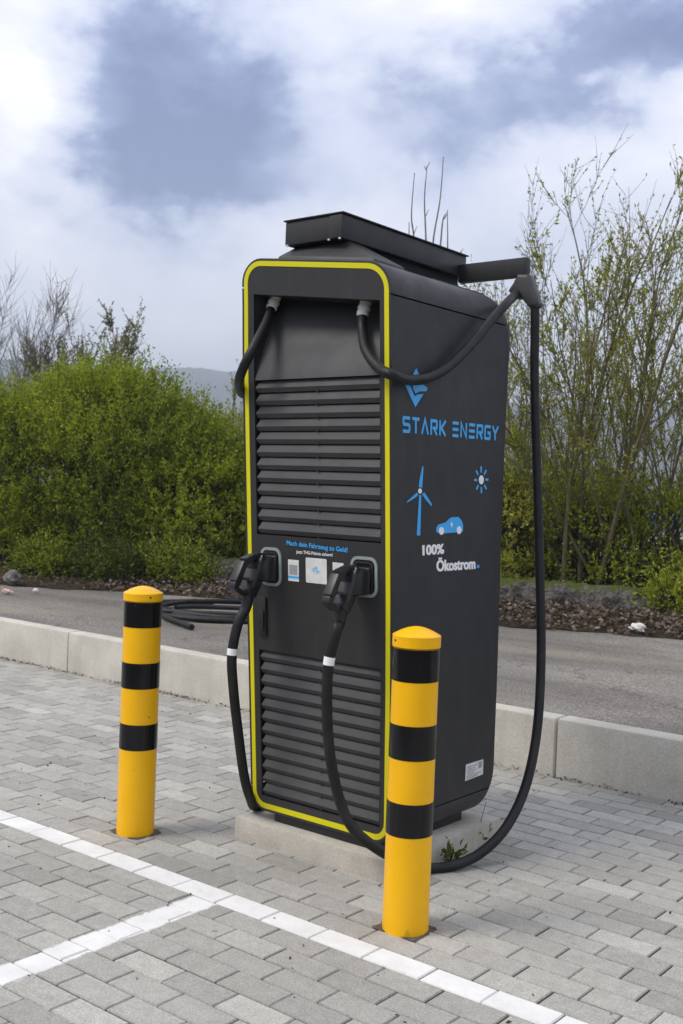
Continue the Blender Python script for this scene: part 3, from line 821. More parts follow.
# diamond emblem above the name
D0 = .0012
poly('diamond_emblem', [(416.0, 368.0), (419.6, 376.5), (412.0, 376.2)], M_BLUE)
poly('diamond_emblem', [(404.3, 384.0), (409.6, 384.0), (414.2, 396.4), (416.4, 394.9), (423.4, 393.8), (415.1, 407.2)], M_BLUE)
poly('diamond_emblem', [(411.9, 383.8), (421.4, 383.9), (427.3, 387.6), (426.4, 391.2), (419.0, 391.4), (415.3, 393.4), (413.2, 389.4)], M_BLUE)
poly('numeral_flag', [(422.6, 546.0), (424.4, 544.9), (424.4, 547.4), (421.4, 548.6)], M_WHITEV)
# wind turbine, sun and car pictograms
tb = poly('wind_turbine_emblem', [(416.4, 535.3), (420.0, 535.5), (421.0, 495.2), (418.9, 495.0)], M_BLUE)
poly('rotor_blade', [(422.2, 465.6), (423.3, 467.5), (421.9, 487.6), (418.4, 487.2), (419.4, 479)], M_BLUE, parent=tb)
poly('rotor_blade', [(406.4, 502.8), (407.0, 501.2), (417.0, 492.2), (417.9, 495.4), (414, 498.2)], M_BLUE, parent=tb)
poly('rotor_blade', [(431.2, 506.6), (431.4, 503.6), (424.2, 492.4), (421.6, 494.0), (425.0, 499.0)], M_BLUE, parent=tb)
disc('rotor_hub', (419.7, 491.0), 1.9, 2.6, M_WHITEV, parent=tb)
sn = disc('sun_emblem', (481.0, 479.8), 2.5, 4.5, M_WHITEV)
for k in range(8):
    t = 2 * math.pi * k / 8 + .02; c, s = math.cos(t), math.sin(t)
    cx, cy = 481.0 + .5 * 0, 479.8
    a = (cx + 4.1 * c, cy - 7.2 * s); b = (cx + 7.1 * c, cy - 13.4 * s); nx, ny = -s * .75, -c * 1.15
    poly('sun_ray', [(a[0] + nx, a[1] + ny), (a[0] - nx, a[1] - ny), (b[0] - nx, b[1] - ny), (b[0] + nx, b[1] + ny)], M_BLUE, parent=sn)
ce = poly('car_emblem', [(436.2, 532.5), (435.9, 528.0), (437.8, 524.8), (445.5, 522.3), (449.0, 518.6), (451.5, 517.3), (458.4, 516.9), (461.5, 520.8), (462.9, 525.0), (462.6, 531.6), (455, 532.4), (445, 533.2)], M_BLUE)
disc('car_wheel', (441.1, 530.9), 2.6, 4.0, M_WHITEV, parent=ce); disc('car_wheel', (458.8, 530.2), 2.4, 4.0, M_WHITEV, parent=ce)
poly('bolt_mark', [(451.9, 520.6), (449.8, 525.2), (451.2, 525.1), (450.8, 528.4), (452.9, 523.7), (451.6, 523.8)], M_WHITEV, .0017, ce)
# rating plate low on the side
rp = poly('rating_plate', [(464.7, 781.2), (482.8, 774.2), (483.1, 759.0), (465.7, 764.6)], M_CARD)
def rq(u, v):
    a, b, c, d = (np.array(p) for p in ((464.7, 781.2), (482.8, 774.2), (483.1, 759.0), (465.7, 764.6)))
    lo_ = a + (b - a) * u; hi_ = d + (c - d) * u; return lo_ + (hi_ - lo_) * v
for v0, u1 in ((.80, .62), (.66, .55), (.52, .60), (.38, .5), (.24, .85), (.12, .7)):
    poly('print_line', [rq(.08, v0 - .04), rq(u1, v0 - .04), rq(u1, v0 + .02), rq(.08, v0 + .02)], M_CARDG, .0017, rp)
poly('print_block', [rq(.72, .5), rq(.92, .5), rq(.92, .9), rq(.72, .9)], M_CARDG, .0017, rp)

# ------------------------------------------------------------------ concrete foundation pad
def pad():
    mb = MB(); mb.box(-3.058, -2.279, 3.2, 3.985, -.12, .083)
    me = mb.make('concrete_pad', M_PAD, bevel=.010, origin=(-2.67, 3.59, 0))
    reg(me, 'pale concrete foundation slab under the charging cabinet', 'foundation slab')
pad()

# ------------------------------------------------------------------ charging cables with their plugs
def gland(parent, c, d):
    d = np.array(d, float); d /= np.linalg.norm(d); pts = []; rad = []
    for s, r in ((-.05, .017), (-.034, .017), (-.033, .023), (-.016, .023), (-.015, .019), (-.009, .019), (-.008, .025), (.006, .025), (.007, .020), (.013, .020), (.014, .024), (.026, .023), (.032, .019)):
        pts.append(np.array(c) + d * s); rad.append(r)
    mb = MB(); mb.tube(pts, rad, 14); return mb.make('cable_gland', M_SILVER, parent, ang=35)
def plug(parent, x, y0, z0):
    """combined plug in its socket: nose, pistol body and loop grip. x across, y0 wall, z0 socket centre"""
    def P(f, h, s=0): return (x + s, y0 - f * .88, z0 + h * .95 - .10 * f)
    mb = MB()   # nose, stepped
    for f0, f1, w0, w1, h0, h1, dz in ((.0, .045, .040, .040, .052, .052, 0), (.045, .10, .040, .034, .052, .046, 0), (.10, .125, .034, .030, .046, .042, -.002)):
        mb.hexa([P(f0, -h0, -w0), P(f0, -h0, w0), P(f1, -h1 + dz, w1), P(f1, -h1 + dz, -w1), P(f0, h0, -w0), P(f0, h0, w0), P(f1, h1 + dz, w1), P(f1, h1 + dz, -w1)])
    c = mb.make('plug', M_PLUG, parent, bevel=.007)
    # main body: slanted barrel from upper nose down and outwards to the cable
    def slab(name, path, m, bev=.006):
        b = MB()
        for (f0, h0, n0, w0), (f1, h1, n1, w1) in zip(path[:-1], path[1:]):
            df, dh = f1 - f0, h1 - h0; l = math.hypot(df, dh); nf, nh = -dh / l, df / l
            b.hexa([P(f0 - nf * n0, h0 - nh * n0, -w0), P(f0 - nf * n0, h0 - nh * n0, w0), P(f1 - nf * n1, h1 - nh * n1, w1), P(f1 - nf * n1, h1 - nh * n1, -w1),
                    P(f0 + nf * n0, h0 + nh * n0, -w0), P(f0 + nf * n0, h0 + nh * n0, w0), P(f1 + nf * n1, h1 + nh * n1, w1), P(f1 + nf * n1, h1 + nh * n1, -w1)])
        return b.make(name, m, c, bevel=bev)
    slab('plug_body', [(.070, .055, .026, .030), (.115, -.040, .030, .031), (.150, -.098, .026, .027)], M_PLUG)
    slab('plug_rib', [(.098, .052, .007, .033), (.150, -.062, .007, .033)], M_PLUGD, .003)
    slab('grip', [(.060, .058, .010, .017), (.115, .062, .012, .019), (.185, .047, .016, .020), (.232, -.030, .018, .020), (.244, -.058, .014, .018)], M_PLUG)
    slab('grip_bridge', [(.150, -.085, .010, .016), (.200, -.078, .011, .016), (.236, -.052, .010, .016)], M_PLUG, .004)
    slab('trigger', [(.150, -.030, .006, .013), (.190, -.020, .006, .012)], M_PLUGD, .003)
    return P(.146, -.095)
def cable(label, g_c, g_dir, path, plug_pos, tag_i, group):
    t = thing('charging_cable', tuple(path[len(path) // 2]), label, 'charging cable', group)
    pe = np.array(plug(t, *plug_pos))
    P = spline([np.array(g_c) + np.array(g_dir) * .02] + list(path) + [pe + (0, -.008, -.05), pe + (0, .004, .02)], 10)
    mb = MB(); mb.tube(P, .0195, 16); cb = mb.make('cable', M_CABLE, t, ang=60)
    gland(t, g_c, g_dir)
    # strain relief below the plug
    tail = P[-14:]; mb = MB(); mb.tube(tail, np.linspace(.0205, .025, len(tail)), 14); mb.make('strain_relief', M_PLUG, t)
    k = int(np.argmin(np.abs(P[:, 2] - tag_i) + (np.arange(len(P)) < len(P) * .7) * 9))
    mb = MB(); mb.tube(P[k:k + 3], .0208, 16, False); mb.make('cable_marker', M_WHITEV, t)
    return t
plugL = (-2.955, 3.25, 1.098); plugR = (-2.485, 3.25, 1.085)
right_path = [at_y(p, y) for p, y in [((362.5, 330), 3.30), ((366, 350), 3.235), ((378, 367), 3.19), ((393, 375.5), 3.17)]]
right_path += [at_x(p, -2.355) for p in [(410, 380), (429, 377.5), (448, 367), (470, 346), (490, 322), (507, 303)]] + [at_y(p, y) for p, y in [((517, 294), 4.19), ((527, 290), 4.215),
              ((533.5, 297), 4.215), ((535, 315), 4.215), ((534.5, 380), 4.21), ((537, 470), 4.20), ((540, 580), 4.16), ((541, 660), 4.12), ((537, 730), 4.03), ((526, 785), 3.90), ((507, 826), 3.75), ((482, 852), 3.62), ((455, 865), 3.50),
              ((428, 868), 3.40), ((402, 861), 3.26), ((376, 848), 3.15), ((352, 827), 3.10), ((339, 798), 3.08), ((330, 755), 3.06), ((327, 710), 3.055), ((328.5, 665), 3.06), ((337.0, 629), 3.08)]]
cable('thick black cable drooping across the lettered side wall and looping down to the ground', at_y((364, 309), 3.325), (-.10, -.25, -1), right_path, plugR, .782, 'charging cables')
left_path = [at_y(p, y) for p, y in [((265.5, 324), 3.27), ((255, 345), 3.18), ((244.5, 365), 3.15), ((239, 382), 3.20), ((243, 394), 3.34)]]
left_path += [np.array(p) for p in [(-3.43, 3.62, 1.86), (-3.46, 3.85, 1.98), (-3.44, 4.05, 2.18), (-3.44, 4.15, 2.28), (-3.39, 4.215, 2.312), (-3.345, 4.215, 2.22), (-3.34, 4.2, 1.9), (-3.33, 4.15, 1.3), (-3.30, 4.1, .8), (-3.24, 3.95, .42), (-3.15, 3.72, .22), (-3.06, 3.5, .13)]]
left_path += [at_y(p, y) for p, y in [((257, 806), 3.32), ((250, 797), 3.23), ((244, 775), 3.16), ((238.5, 735), 3.11), ((233.5, 690), 3.075), ((232.0, 655), 3.07), ((238.0, 624), 3.085)]]
cable('thick black cable bulging past the left edge of the cabinet', at_y((273.5, 303), 3.335), (-.25, -.25, -1), left_path, plugL, .753, 'charging cables')

# ------------------------------------------------------------------ bollards
def bollard(px, R_, label, seams, side):
    t = thing('bollard', (px[0], px[1], 0), label, 'bollard', 'striped bollards')
    c = (px[0], px[1], 0); zt = seams[0]; cr_ = R_ + .0032
    mb = MB(); mb.lathe(c, [(R_, -.05), (R_, seams[1] - .002)], 64); mb.make('post', M_YEL, t, ang=30)
    prof = [(R_ - .004, seams[1]), (cr_, seams[1] + .001), (cr_, zt - .0265), (cr_ - .0015, zt - .0245)]
    for k in range(1, 13):
        q = 1 - k / 12; prof.append(((cr_ - .003) * q + .0001, zt - .0245 + .0265 * (1 - q ** 1.8)))
    mb = MB(); mb.lathe(c, prof, 64); cp = mb.make('cap', M_YEL, t, ang=30)
    a = side; mb = MB(); d = np.array([math.cos(a), math.sin(a), 0])
    mb.tube([np.array(c) + d * (cr_ - .006) + (0, 0, (seams[1] + zt - .02) / 2), np.array(c) + d * (cr_ + .0006) + (0, 0, (seams[1] + zt - .02) / 2)], .0045, 10); mb.make('grub_screw', M_HOLE, cp)
    for z1, z0 in ((seams[1] - .003, seams[2]), (seams[3], seams[4]), (seams[5], seams[6])):
        mb = MB(); mb.lathe(c, [(R_ - .001, z0), (R_ + .0012, z0 + .0005), (R_ + .0012, z1 - .0005), (R_ - .001, z1)], 64); mb.make('black_band', M_FOIL, t, ang=40)
    # ragged pocket of dark grit where the pavers are cut round the post
    rng = np.random.default_rng(int(abs(px[0]) * 100)); V = [(px[0], px[1], .0028)]; n = 36
    for k in range(n):
        a = 2 * math.pi * k / n; ca, sa = math.cos(a), math.sin(a)
        sq = 1 / max(abs(ca), abs(sa)); r = min(.112, .086 * sq) * rng.uniform(.9, 1.05); V.append((px[0] + r * ca, px[1] + r * sa * .86, .0028))
    g_ = build('grit_pocket', V, [(0, 1 + k, 1 + (k + 1) % n) for k in range(n)], M_GRIT); g_['kind'] = 'structure'
bollard((-2.010, 2.923), .0755, 'nearer striped steel bollard, in front of the cabinet corner beside the white line', [.985, .922, .814, .675, .564, .425, .317], math.radians(-115))
bollard((-3.374, 2.954), .0755, 'farther striped steel bollard, standing clear to the left of the cabinet', [.999, .942, .838, .696, .593, .450, .347], math.radians(-20))

# ------------------------------------------------------------------ coil of black pipe on the road
def coil():
    t = thing('coiled_pipe', tuple(at_z((215, 612), RZ)), 'loose coil of black plastic conduit lying on the asphalt behind the kerb', 'pipe')
    mb = MB(); rng = np.random.default_rng(4)
    c0 = at_z((232, 611), RZ + .03)
    right = np.array([ROT[0, 0], ROT[1, 0], 0]); right /= np.linalg.norm(right); fwd = np.array([-right[1], right[0], 0])
    for k, (rx, ry, ox, oy, a0, a1, z) in enumerate([(.85, .72, .0, .05, -4.4, 1.2, .021), (.74, .50, .1, -.1, -3.3, 2.6, .026), (.92, .62, .22, .0, -5.2, .7, .05), (.70, .86, .05, .18, -3.9, 1.9, .03), (.98, .56, .12, .02, -4.6, 1.6, .055)]):
        th = np.linspace(a0, a1, 60)
        wb = .03 * np.sin(th * 3 + k) + .02 * np.sin(th * 5.3 + 2 * k)
        pts = np.array([c0 * (1, 1, 0) + right * (ox + (rx + w) * math.cos(x)) + fwd * (oy + (ry + w) * math.sin(x)) for x, w in zip(th, wb)])
        pts[:, 2] = RZ + z + .006 * np.sin(th * 2 + k); mb.tube(pts, .022, 10)
    e = [at_z(p, RZ + .025) for p in [(164, 617), (178, 622), (192, 627)]]; mb.tube(spline(e, 6), .024, 10)
    mb.make('conduit', M_CABLE, t, ang=50)
coil()

# ------------------------------------------------------------------ stone wall
def stone_wall():
    pts = [(-9.35, 8.98), (-8.74, 9.22), (-7.4, 9.62), (-5.74, 9.92), (-3.96, 10.32), (-2.4, 10.7), (.5, 11.5)]
    P = spline(pts, 26); rng = np.random.default_rng(8); V = []; F = []
    prof = [(0, -.03), (-.01, .06), (.0, .13), (.01, .20), (.03, .255), (.12, .285), (.24, .28), (.33, .25), (.36, .1), (.36, 0)]
    n = len(prof)
    for i, p in enumerate(P):
        q = P[min(i + 1, len(P) - 1)] - P[max(i - 1, 0)]; q /= np.linalg.norm(q); nn = np.array([-q[1], q[0]])
        for d, h in prof:
            j = rng.normal(0, .018, 3); V.append((p[0] + nn[0] * d + j[0] * .8, p[1] + nn[1] * d + j[1], RZ + .05 + h + j[2] * .8))
    for i in range(len(P) - 1):
        for k in range(n - 1): F.append((i * n + k, (i + 1) * n + k, (i + 1) * n + k + 1, i * n + k + 1))
    o = build('stone_wall', V, F, M_STONE, ang=70, origin=(-5, 10, RZ)); reg(o, 'low mossy rubble stone wall at the foot of the shrubs beyond the road', 'wall')
stone_wall()

# ------------------------------------------------------------------ plants
def leaf_mesh(name, P, D, Ls, Ws, tone_, m, parent, rng):
    n = len(P); D = D / (np.linalg.norm(D, axis=1)[:, None] + 1e-9)
    R = rng.normal(size=(n, 3)); S = np.cross(D, R); S /= np.linalg.norm(S, axis=1)[:, None] + 1e-9
    U = np.cross(S, D)
    Ls = np.broadcast_to(Ls, (n,))[:, None]; Ws = np.broadcast_to(Ws, (n,))[:, None]
    mid = P + D * Ls * .48 + U * Ls * .10
    V = np.stack([P, mid + S * Ws * .5, P + D * Ls, mid - S * Ws * .5], 1).reshape(-1, 3)
    me = bpy.data.meshes.new(name)
    me.vertices.add(4 * n); me.loops.add(4 * n); me.polygons.add(n)
    me.vertices.foreach_set('co', V.astype(np.float32).ravel())
    me.loops.foreach_set('vertex_index', np.arange(4 * n, dtype=np.int32))
    me.polygons.foreach_set('loop_start', np.arange(0, 4 * n, 4, dtype=np.int32))
    me.update(calc_edges=True)
    at = me.attributes.new('tone', 'FLOAT', 'FACE'); at.data.foreach_set('value', np.clip(tone_, 0, 1).astype(np.float32))
    me.materials.append(m)
    return link(name, me, parent)
def branch_system(rng, base, stems, spread, length, r0, twigs=9, lean=(0, 0), base_r=.25, sub=4, up=.35, tilt_min=.05, wob=.05):
    """stems -> branches -> twigs, as polylines; returns tubes and leaf-bearing points with directions"""
    T = []; tips = []
    def line(p, d, ln, n, r, bend, wob):
        pts = [p]; d = d / np.linalg.norm(d)
        for i in range(n):
            d = d + np.array([0, 0, bend / n]) + rng.normal(0, wob, 3); d /= np.linalg.norm(d); pts.append(pts[-1] + d * ln / n)
        return np.array(pts)
    for s in range(stems):
        a = 2 * math.pi * (s + rng.uniform(-.3, .3)) / stems; tl = rng.uniform(tilt_min, 1) * spread
        d = np.array([math.cos(a) * tl + lean[0], math.sin(a) * tl + lean[1], 1.0])
        p = np.array(base) + np.array([math.cos(a), math.sin(a), 0]) * base_r * rng.uniform(.2, 1)
        ln = length * rng.uniform(.72, 1.05); m = 10
        main = line(p, d, ln, m, r0, up, wob); rr = r0 * rng.uniform(.7, 1.1) * np.linspace(1, .16, m + 1)
        T.append((main, rr, 6))
        for b in range(twigs):
            t = rng.uniform(.22, .97); i = min(int(t * m), m - 1); q = main[i] + (main[i + 1] - main[i]) * (t * m - i)
            dd = main[i + 1] - main[i]; dd /= np.linalg.norm(dd)
            d2 = dd + rng.normal(0, .55, 3) * (1.1 - .4 * t); d2[2] = abs(d2[2]) * .8 + .25
            l2 = ln * rng.uniform(.14, .38) * (1.1 - .6 * t); br = line(q, d2, l2, 6, 0, .5, .07)
            T.append((br, np.linspace(rr[i] * .45, .0022, 7), 4))
            for c in range(sub):
                t2 = rng.uniform(.2, 1); k = min(int(t2 * 6), 5); q2 = br[k] + (br[k + 1] - br[k]) * (t2 * 6 - k)
                d3 = (br[k + 1] - br[k]) / np.linalg.norm(br[k + 1] - br[k]) + rng.normal(0, .5, 3); d3[2] = abs(d3[2]) * .8 + .2
                tw = line(q2, d3, l2 * rng.uniform(.25, .6), 4, 0, .4, .08)
                T.append((tw, np.linspace(.0038, .0014, 5), 3)); tips.append(tw)
            tips.append(br[3:])
        tips.append(main[7:])
    return T, tips
def tubes_mesh(name, T, m, parent):
    V = []; F = []; o = 0
    for pts, rr, s in T:
        v, f = tube_geo(pts, rr, s, False); V.append(v); F += [tuple(i + o for i in q) for q in f]; o += len(v)
    V = np.concatenate(V)
    me = bpy.data.meshes.new(name); me.from_pydata(V.tolist(), [], F); me.materials.append(m); smooth(me, 60)
    return link(name, me, parent)
def leaves_on(tips, rng, per, Ls, jitter=.02):
    P = []; D = []
    for tw in tips:
        k = rng.poisson(per)
        for _ in range(k):
            i = rng.integers(0, len(tw) - 1); t = rng.uniform(); q = tw[i] + (tw[i + 1] - tw[i]) * t; d = tw[i + 1] - tw[i]
            d = d / (np.linalg.norm(d) + 1e-9); P.append(q + rng.normal(0, jitter * .3, 3)); D.append(d * .9 + rng.normal(0, .6, 3))
    return np.array(P), np.array(D)
def open_shrub(name, base, label, cat, group, seed, stems, spread, length, r0, twigs, sub, per, Ls, bark_m, leaf_m, lean=(0, 0), base_r=.3, up=.35, zmin=0, tmean=.5, wob=.05):
    rng = np.random.default_rng(seed); t = thing(name, tuple(base), label, cat, group)
    T, tips = branch_system(rng, base, stems, spread, length, r0, twigs, lean, base_r, sub, up, .05, wob)
    tubes_mesh('stems', T, bark_m, t)
    if per:
        P, D = leaves_on(tips, rng, per, Ls)
        n = len(P); leaf_mesh('foliage', P, D, Ls * rng.uniform(.6, 1.15, n), Ls * .42 * rng.uniform(.7, 1.2, n), rng.normal(tmean, .2, n), leaf_m, t, rng)
    return t
def dense_shrub(name, base, size, label, group, seed, ntw, leaf_m, Ls=.055, tmean=.45, per=13, spike=.35, bark_m=None, cat='shrub', low=.0):
    """crown of short leafy shoots over an uneven outline; hollow pockets and upright shoots break the surface"""
    rng = np.random.default_rng(seed); t = thing(name, tuple(base), label, cat, group); base = np.array(base, float); size = np.array(size, float)
    lob = rng.normal(size=(9, 3)); lob /= np.linalg.norm(lob, axis=1)[:, None]; amp = rng.uniform(-.24, .24, 9)
    d = rng.normal(size=(ntw, 3)); d /= np.linalg.norm(d, axis=1)[:, None]
    d[:, 2] = np.where(d[:, 2] < -.8, -d[:, 2], d[:, 2])
    rad = 1 + sum(a * np.maximum(0, d @ l) ** 3 for a, l in zip(amp, lob))
    depth = rng.uniform(.42, 1, ntw) ** .55
    dl = d[:, 2] < 0.15; e = np.where(dl, .62, 1.0)[:, None]; sh = np.sign(d) * np.abs(d) ** e
    c = base + np.array([0, 0, size[2] * .5])
    p = c + sh * size * np.array([.5, .5, .5]) * (rad * depth)[:, None]
    ph = rng.uniform(0, 6.28, 3)
    hole = np.sin(p[:, 0] * 3.1 + ph[0]) * np.sin(p[:, 1] * 3.3 + ph[1]) * np.sin(p[:, 2] * 3.7 + ph[2])
    keep = (hole > -.42) | (rng.uniform(size=ntw) < .45); keep &= p[:, 2] > base[2] + low
    p = p[keep]; d = d[keep]; n = len(p); clump = rng.normal(0, .10, n) + .11 * np.sin(p[:, 0] * 2.3 + ph[1]) + .11 * np.sin(p[:, 2] * 2.9 + ph[2] + p[:, 1])
    u = d * .75 + np.array([0, 0, .75]) + rng.normal(0, .38, (n, 3)); u /= np.linalg.norm(u, axis=1)[:, None]
    ln = rng.uniform(.13, .34, n) * (1 + spike * 2.4 * (rng.uniform(size=n) < .13) * (d[:, 2] > .25))
    m = per
    s = (np.arange(m) + .5) / m
    LP = (p[:, None, :] + u[:, None, :] * (ln[:, None] * s)[:, :, None]).reshape(-1, 3)
    LD = (u[:, None, :] * .6 + rng.normal(0, .62, (n, m, 3))).reshape(-1, 3)
    LP = LP + rng.normal(0, .014, LP.shape); N_ = len(LP)
    LP[:, 2] = np.maximum(LP[:, 2], base[2] + .015)
    hgt = (LP[:, 2] - base[2]) / size[2]
    tn = np.repeat(clump, m) + rng.normal(tmean, .16, N_)
    leaf_mesh('foliage', LP, LD, Ls * rng.uniform(.65, 1.2, N_), Ls * .55 * rng.uniform(.7, 1.2, N_), tn, leaf_m, t, rng)
    # stems and limbs from the foot out into the crown
    T = []
    for k in range(46):
        j = rng.integers(0, n); foot = base + np.array([rng.normal(0, size[0] * .13), rng.normal(0, size[1] * .09), -.02])
        mid = foot * .4 + p[j] * .6 + np.array([0, 0, .16 * size[2] * rng.uniform(.2, 1)]); mid[:2] = foot[:2] * .55 + p[j][:2] * .45
        T.append((spline([foot, mid, p[j]], 5), np.linspace(rng.uniform(.012, .028), .004, 11), 5))
    for j in rng.integers(0, n, min(n, 1100)): T.append((np.array([p[j] - u[j] * .18, p[j] + u[j] * ln[j] * .5, p[j] + u[j] * ln[j]]), [.0035, .003, .0015], 3))
    tubes_mesh('stems', T, bark_m or M_BARKD, t)
    return t
GH = 'green shrubs of the hedge'
def onbank(px, back=0.0):
    q = at_z(px, RZ); f = np.array([-.625, .78, 0]); q = q + f * back; q[2] = RZ + .05; return q
dense_shrub('shrub', onbank((-8, 574), .95), (2.7, 2.2, 2.25), 'bushy green shrub at the far left edge below the bare grey tree', GH, 11, 5000, LEAF_HEDGE, Ls=.046, tmean=.42)
dense_shrub('shrub', onbank((72, 578), .95), (2.8, 2.3, 2.5), 'large dense green shrub, left of the yellow striped bollard', GH, 12, 5900, LEAF_HEDGE, Ls=.046, tmean=.46)
dense_shrub('shrub', onbank((150, 583), 1.0), (2.7, 2.3, 2.08), 'dense green shrub directly behind the farther striped bollard', GH, 13, 5600, LEAF_HEDGE, Ls=.046, tmean=.5)
dense_shrub('shrub', onbank((222, 586), 1.7), (2.3, 1.9, 1.42), 'lower green shrub with bright shoots beside the left edge of the cabinet', GH, 14, 4200, LEAF_HEDGE, Ls=.046, tmean=.54)
dense_shrub('shrub', onbank((300, 590), 1.9), (2.2, 1.8, 1.4), 'green shrub hidden mostly behind the charging cabinet', GH, 15, 2500, LEAF_HEDGE, tmean=.48)
# low growth at the hedge foot
for i, (px, s, lab) in enumerate([((40, 581), .8, 'low bright green sprawling plant at the foot of the leftmost hedge'), ((105, 586), .9, 'low leafy plant creeping over the road edge left of the bollard'), ((178, 590), .85, 'low leafy plant at the road edge right of the farther bollard')]):
    dense_shrub('ground_plant', onbank(px, .12), (s, .5, .26), lab, 'low plants at the hedge foot', 30 + i, 420, LEAF_HEDGE, .045, .25, 10, cat='plant')
# trees and shrubs behind the hedge on the left
def behind(px_x, dist, z=-.1):
    q = ray((px_x, 500)); h = q[:2] / np.linalg.norm(q[:2]); return np.array([h[0] * dist, h[1] * dist, z])
open_shrub('bare_tree', behind(-32, 19, -.3), 'bare grey twiggy tree rising behind the hedge at the far left', 'tree', None, 21, 15, .46, 4.7, .030, 30, 11, 0, .05, M_BARKG, LEAF_DULL, up=.5)
open_shrub('budding_tree', behind(100, 19, -.2), 'budding brownish tree top behind the tallest green shrub', 'tree', None, 22, 13, .36, 4.2, .018, 22, 8, 15, .05, M_BARKG, LEAF_DULL, up=.5)
open_shrub('budding_tree', behind(142, 20, -.2), 'thin budding shrub top just right of the brownish tree behind the hedge', 'tree', None, 23, 10, .34, 3.8, .020, 16, 7, 15, .05, M_BARKG, LEAF_DULL, up=.5)
open_shrub('budding_tree', behind(203, 17, -.2), 'two slim leafy shoots standing above the hedge before the hill', 'tree', None, 24, 5, .22, 3.0, .025, 12, 5, 9, .05, M_BARKD, LEAF_HEDGE, up=.5)
open_shrub('blossom_tree', behind(238, 15.5, -.1), 'whitish blossoming tree between the hedge and the cabinet', 'tree', None, 25, 8, .3, 2.55, .03, 14, 6, 12, .045, M_BARKG, LEAF_BLOSSOM, up=.5)
dense_shrub('shrub', behind(248, 22, -.5), (3.2, 3, 3.4), 'yellowish green bush behind the blossoming tree', GH, 26, 2600, LEAF_SPRING, .075, .45)
# slim bare whips rising behind the roof boom
def whips():
    b = behind(425, 15, 0); t = thing('bare_sapling', tuple(b), 'bare sapling with four slim whips showing above the roof boom', 'tree')
    T = []; rng = np.random.default_rng(31)
    h = np.linalg.norm(b[:2])
    def pt(px): d = ray(px); return CAMP + d * (h / np.linalg.norm(d[:2]))
    for pl in ([(424, 420), (416, 300), (414, 240), (411.5, 215), (414.5, 173)], [(424, 420), (425, 300), (426, 245), (424.5, 200), (427, 167)], [(425, 420), (430, 300), (433, 243), (440, 200), (443.5, 157)],
               [(426, 420), (436, 300), (440.5, 245), (443, 220), (446.5, 213)], [(426, 420), (445, 300), (447.5, 250), (447.4, 210)], [(424, 420), (412, 300), (409.5, 250), (409, 222)]):
        q0 = pt(pl[0]); P = spline([b * .98 + q0 * .02 - (0, 0, .1), (b + q0) / 2 + (0, 0, .05)] + [pt(p) for p in pl], 8); T.append((P, np.linspace(.026, .005, len(P)), 5))
    for a, bb in (((426.5, 168), (430, 162)), ((426.3, 170), (424.2, 166)), ((425.8, 216), (429.0, 209)), ((444, 219), (447.2, 214)), ((413.8, 234), (417, 226))):
        T.append((np.array([pt(a), pt(bb)]), [.008, .004], 4))
    tubes_mesh('stems', T, M_BARKG, t)
whips()
# the right-hand side: many-stemmed tall shrubs on the wall
GT = 'tall many-stemmed shrubs'
def onwall(px, back): q = at_z(px, RZ); f = np.array([-.625, .78, 0]); q = q + f * back; q[2] = RZ + .1; return q
open_shrub('tall_shrub', onwall((594, 615), .75), 'tall many-stemmed shrub with olive stems right of the hanging cable', 'shrub', GT, 41, 11, .58, 4.55, .028, 17, 9, 4.2, .05, M_BARK, LEAF_SPRING, wob=.085, up=.18, tmean=.7)
open_shrub('tall_shrub', onwall((652, 620), .85), 'tall leafier shrub at the right edge of the view', 'shrub', GT, 42, 7, .60, 3.8, .024, 16, 9, 7.5, .054, M_BARK, LEAF_SPRING, wob=.085, up=.18, tmean=.65, lean=(-.03, .0))
open_shrub('tall_shrub', onwall((520, 610), 1.0), 'tall thin-stemmed shrub showing between the cabinet and the hanging cable', 'shrub', GT, 43, 6, .30, 3.3, .014, 12, 7, 2.8, .044, M_BARK, LEAF_SPRING, wob=.07, lean=(.10, .06), up=.2, tmean=.4)
open_shrub('tall_shrub', onwall((745, 628), 1.0), 'tall shrub just beyond the right edge, its twigs reaching into view', 'shrub', GT, 44, 5, .50, 4.0, .024, 13, 8, 3.4, .05, M_BARK, LEAF_SPRING, up=.22, lean=(-.1, -.05))
open_shrub('tall_shrub', onwall((612, 617), 2.6), 'thin bare-stemmed shrub farther back between the two tall shrubs', 'shrub', GT, 45, 5, .30, 4.9, .016, 13, 8, 2.5, .055, M_BARKG, LEAF_DULL, up=.3)
G2 = 'low green shrubs on the wall'
dense_shrub('low_shrub', onwall((503, 608), .8), (1.15, 1.0, 1.3), 'yellow-green bush between the cabinet side and the hanging cable', G2, 51, 900, LEAF_SPRING, .055, .8, 9)
dense_shrub('low_shrub', onwall((560, 612), 1.5), (1.5, 1.1, 1.25), 'bright green bush just right of the hanging cable', G2, 52, 720, LEAF_SPRING, .05, .8, 9)
dense_shrub('low_shrub', onwall((608, 616), .8), (1.3, .9, 1.1), 'fresh green low bush under the tall olive-stemmed shrub', G2, 53, 560, LEAF_HEDGE, .05, .85, 9)
dense_shrub('low_shrub', onwall((640, 620), 1.6), (1.9, 1.2, 1.5), 'loose spring-green bush behind the low wall at the right', G2, 54, 640, LEAF_SPRING, .05, .6, 9)
dense_shrub('low_shrub', onwall((690, 624), .9), (1.1, .9, 1.2), 'green bush at the right edge of the wall', G2, 55, 380, LEAF_HEDGE, .055, .7, 9)
dense_shrub('low_shrub', onwall((672, 627), .1), (.36, .28, .26), 'small green plant growing at the foot of the wall by the right edge', G2, 56, 130, LEAF_HEDGE, .055, .6, 9)
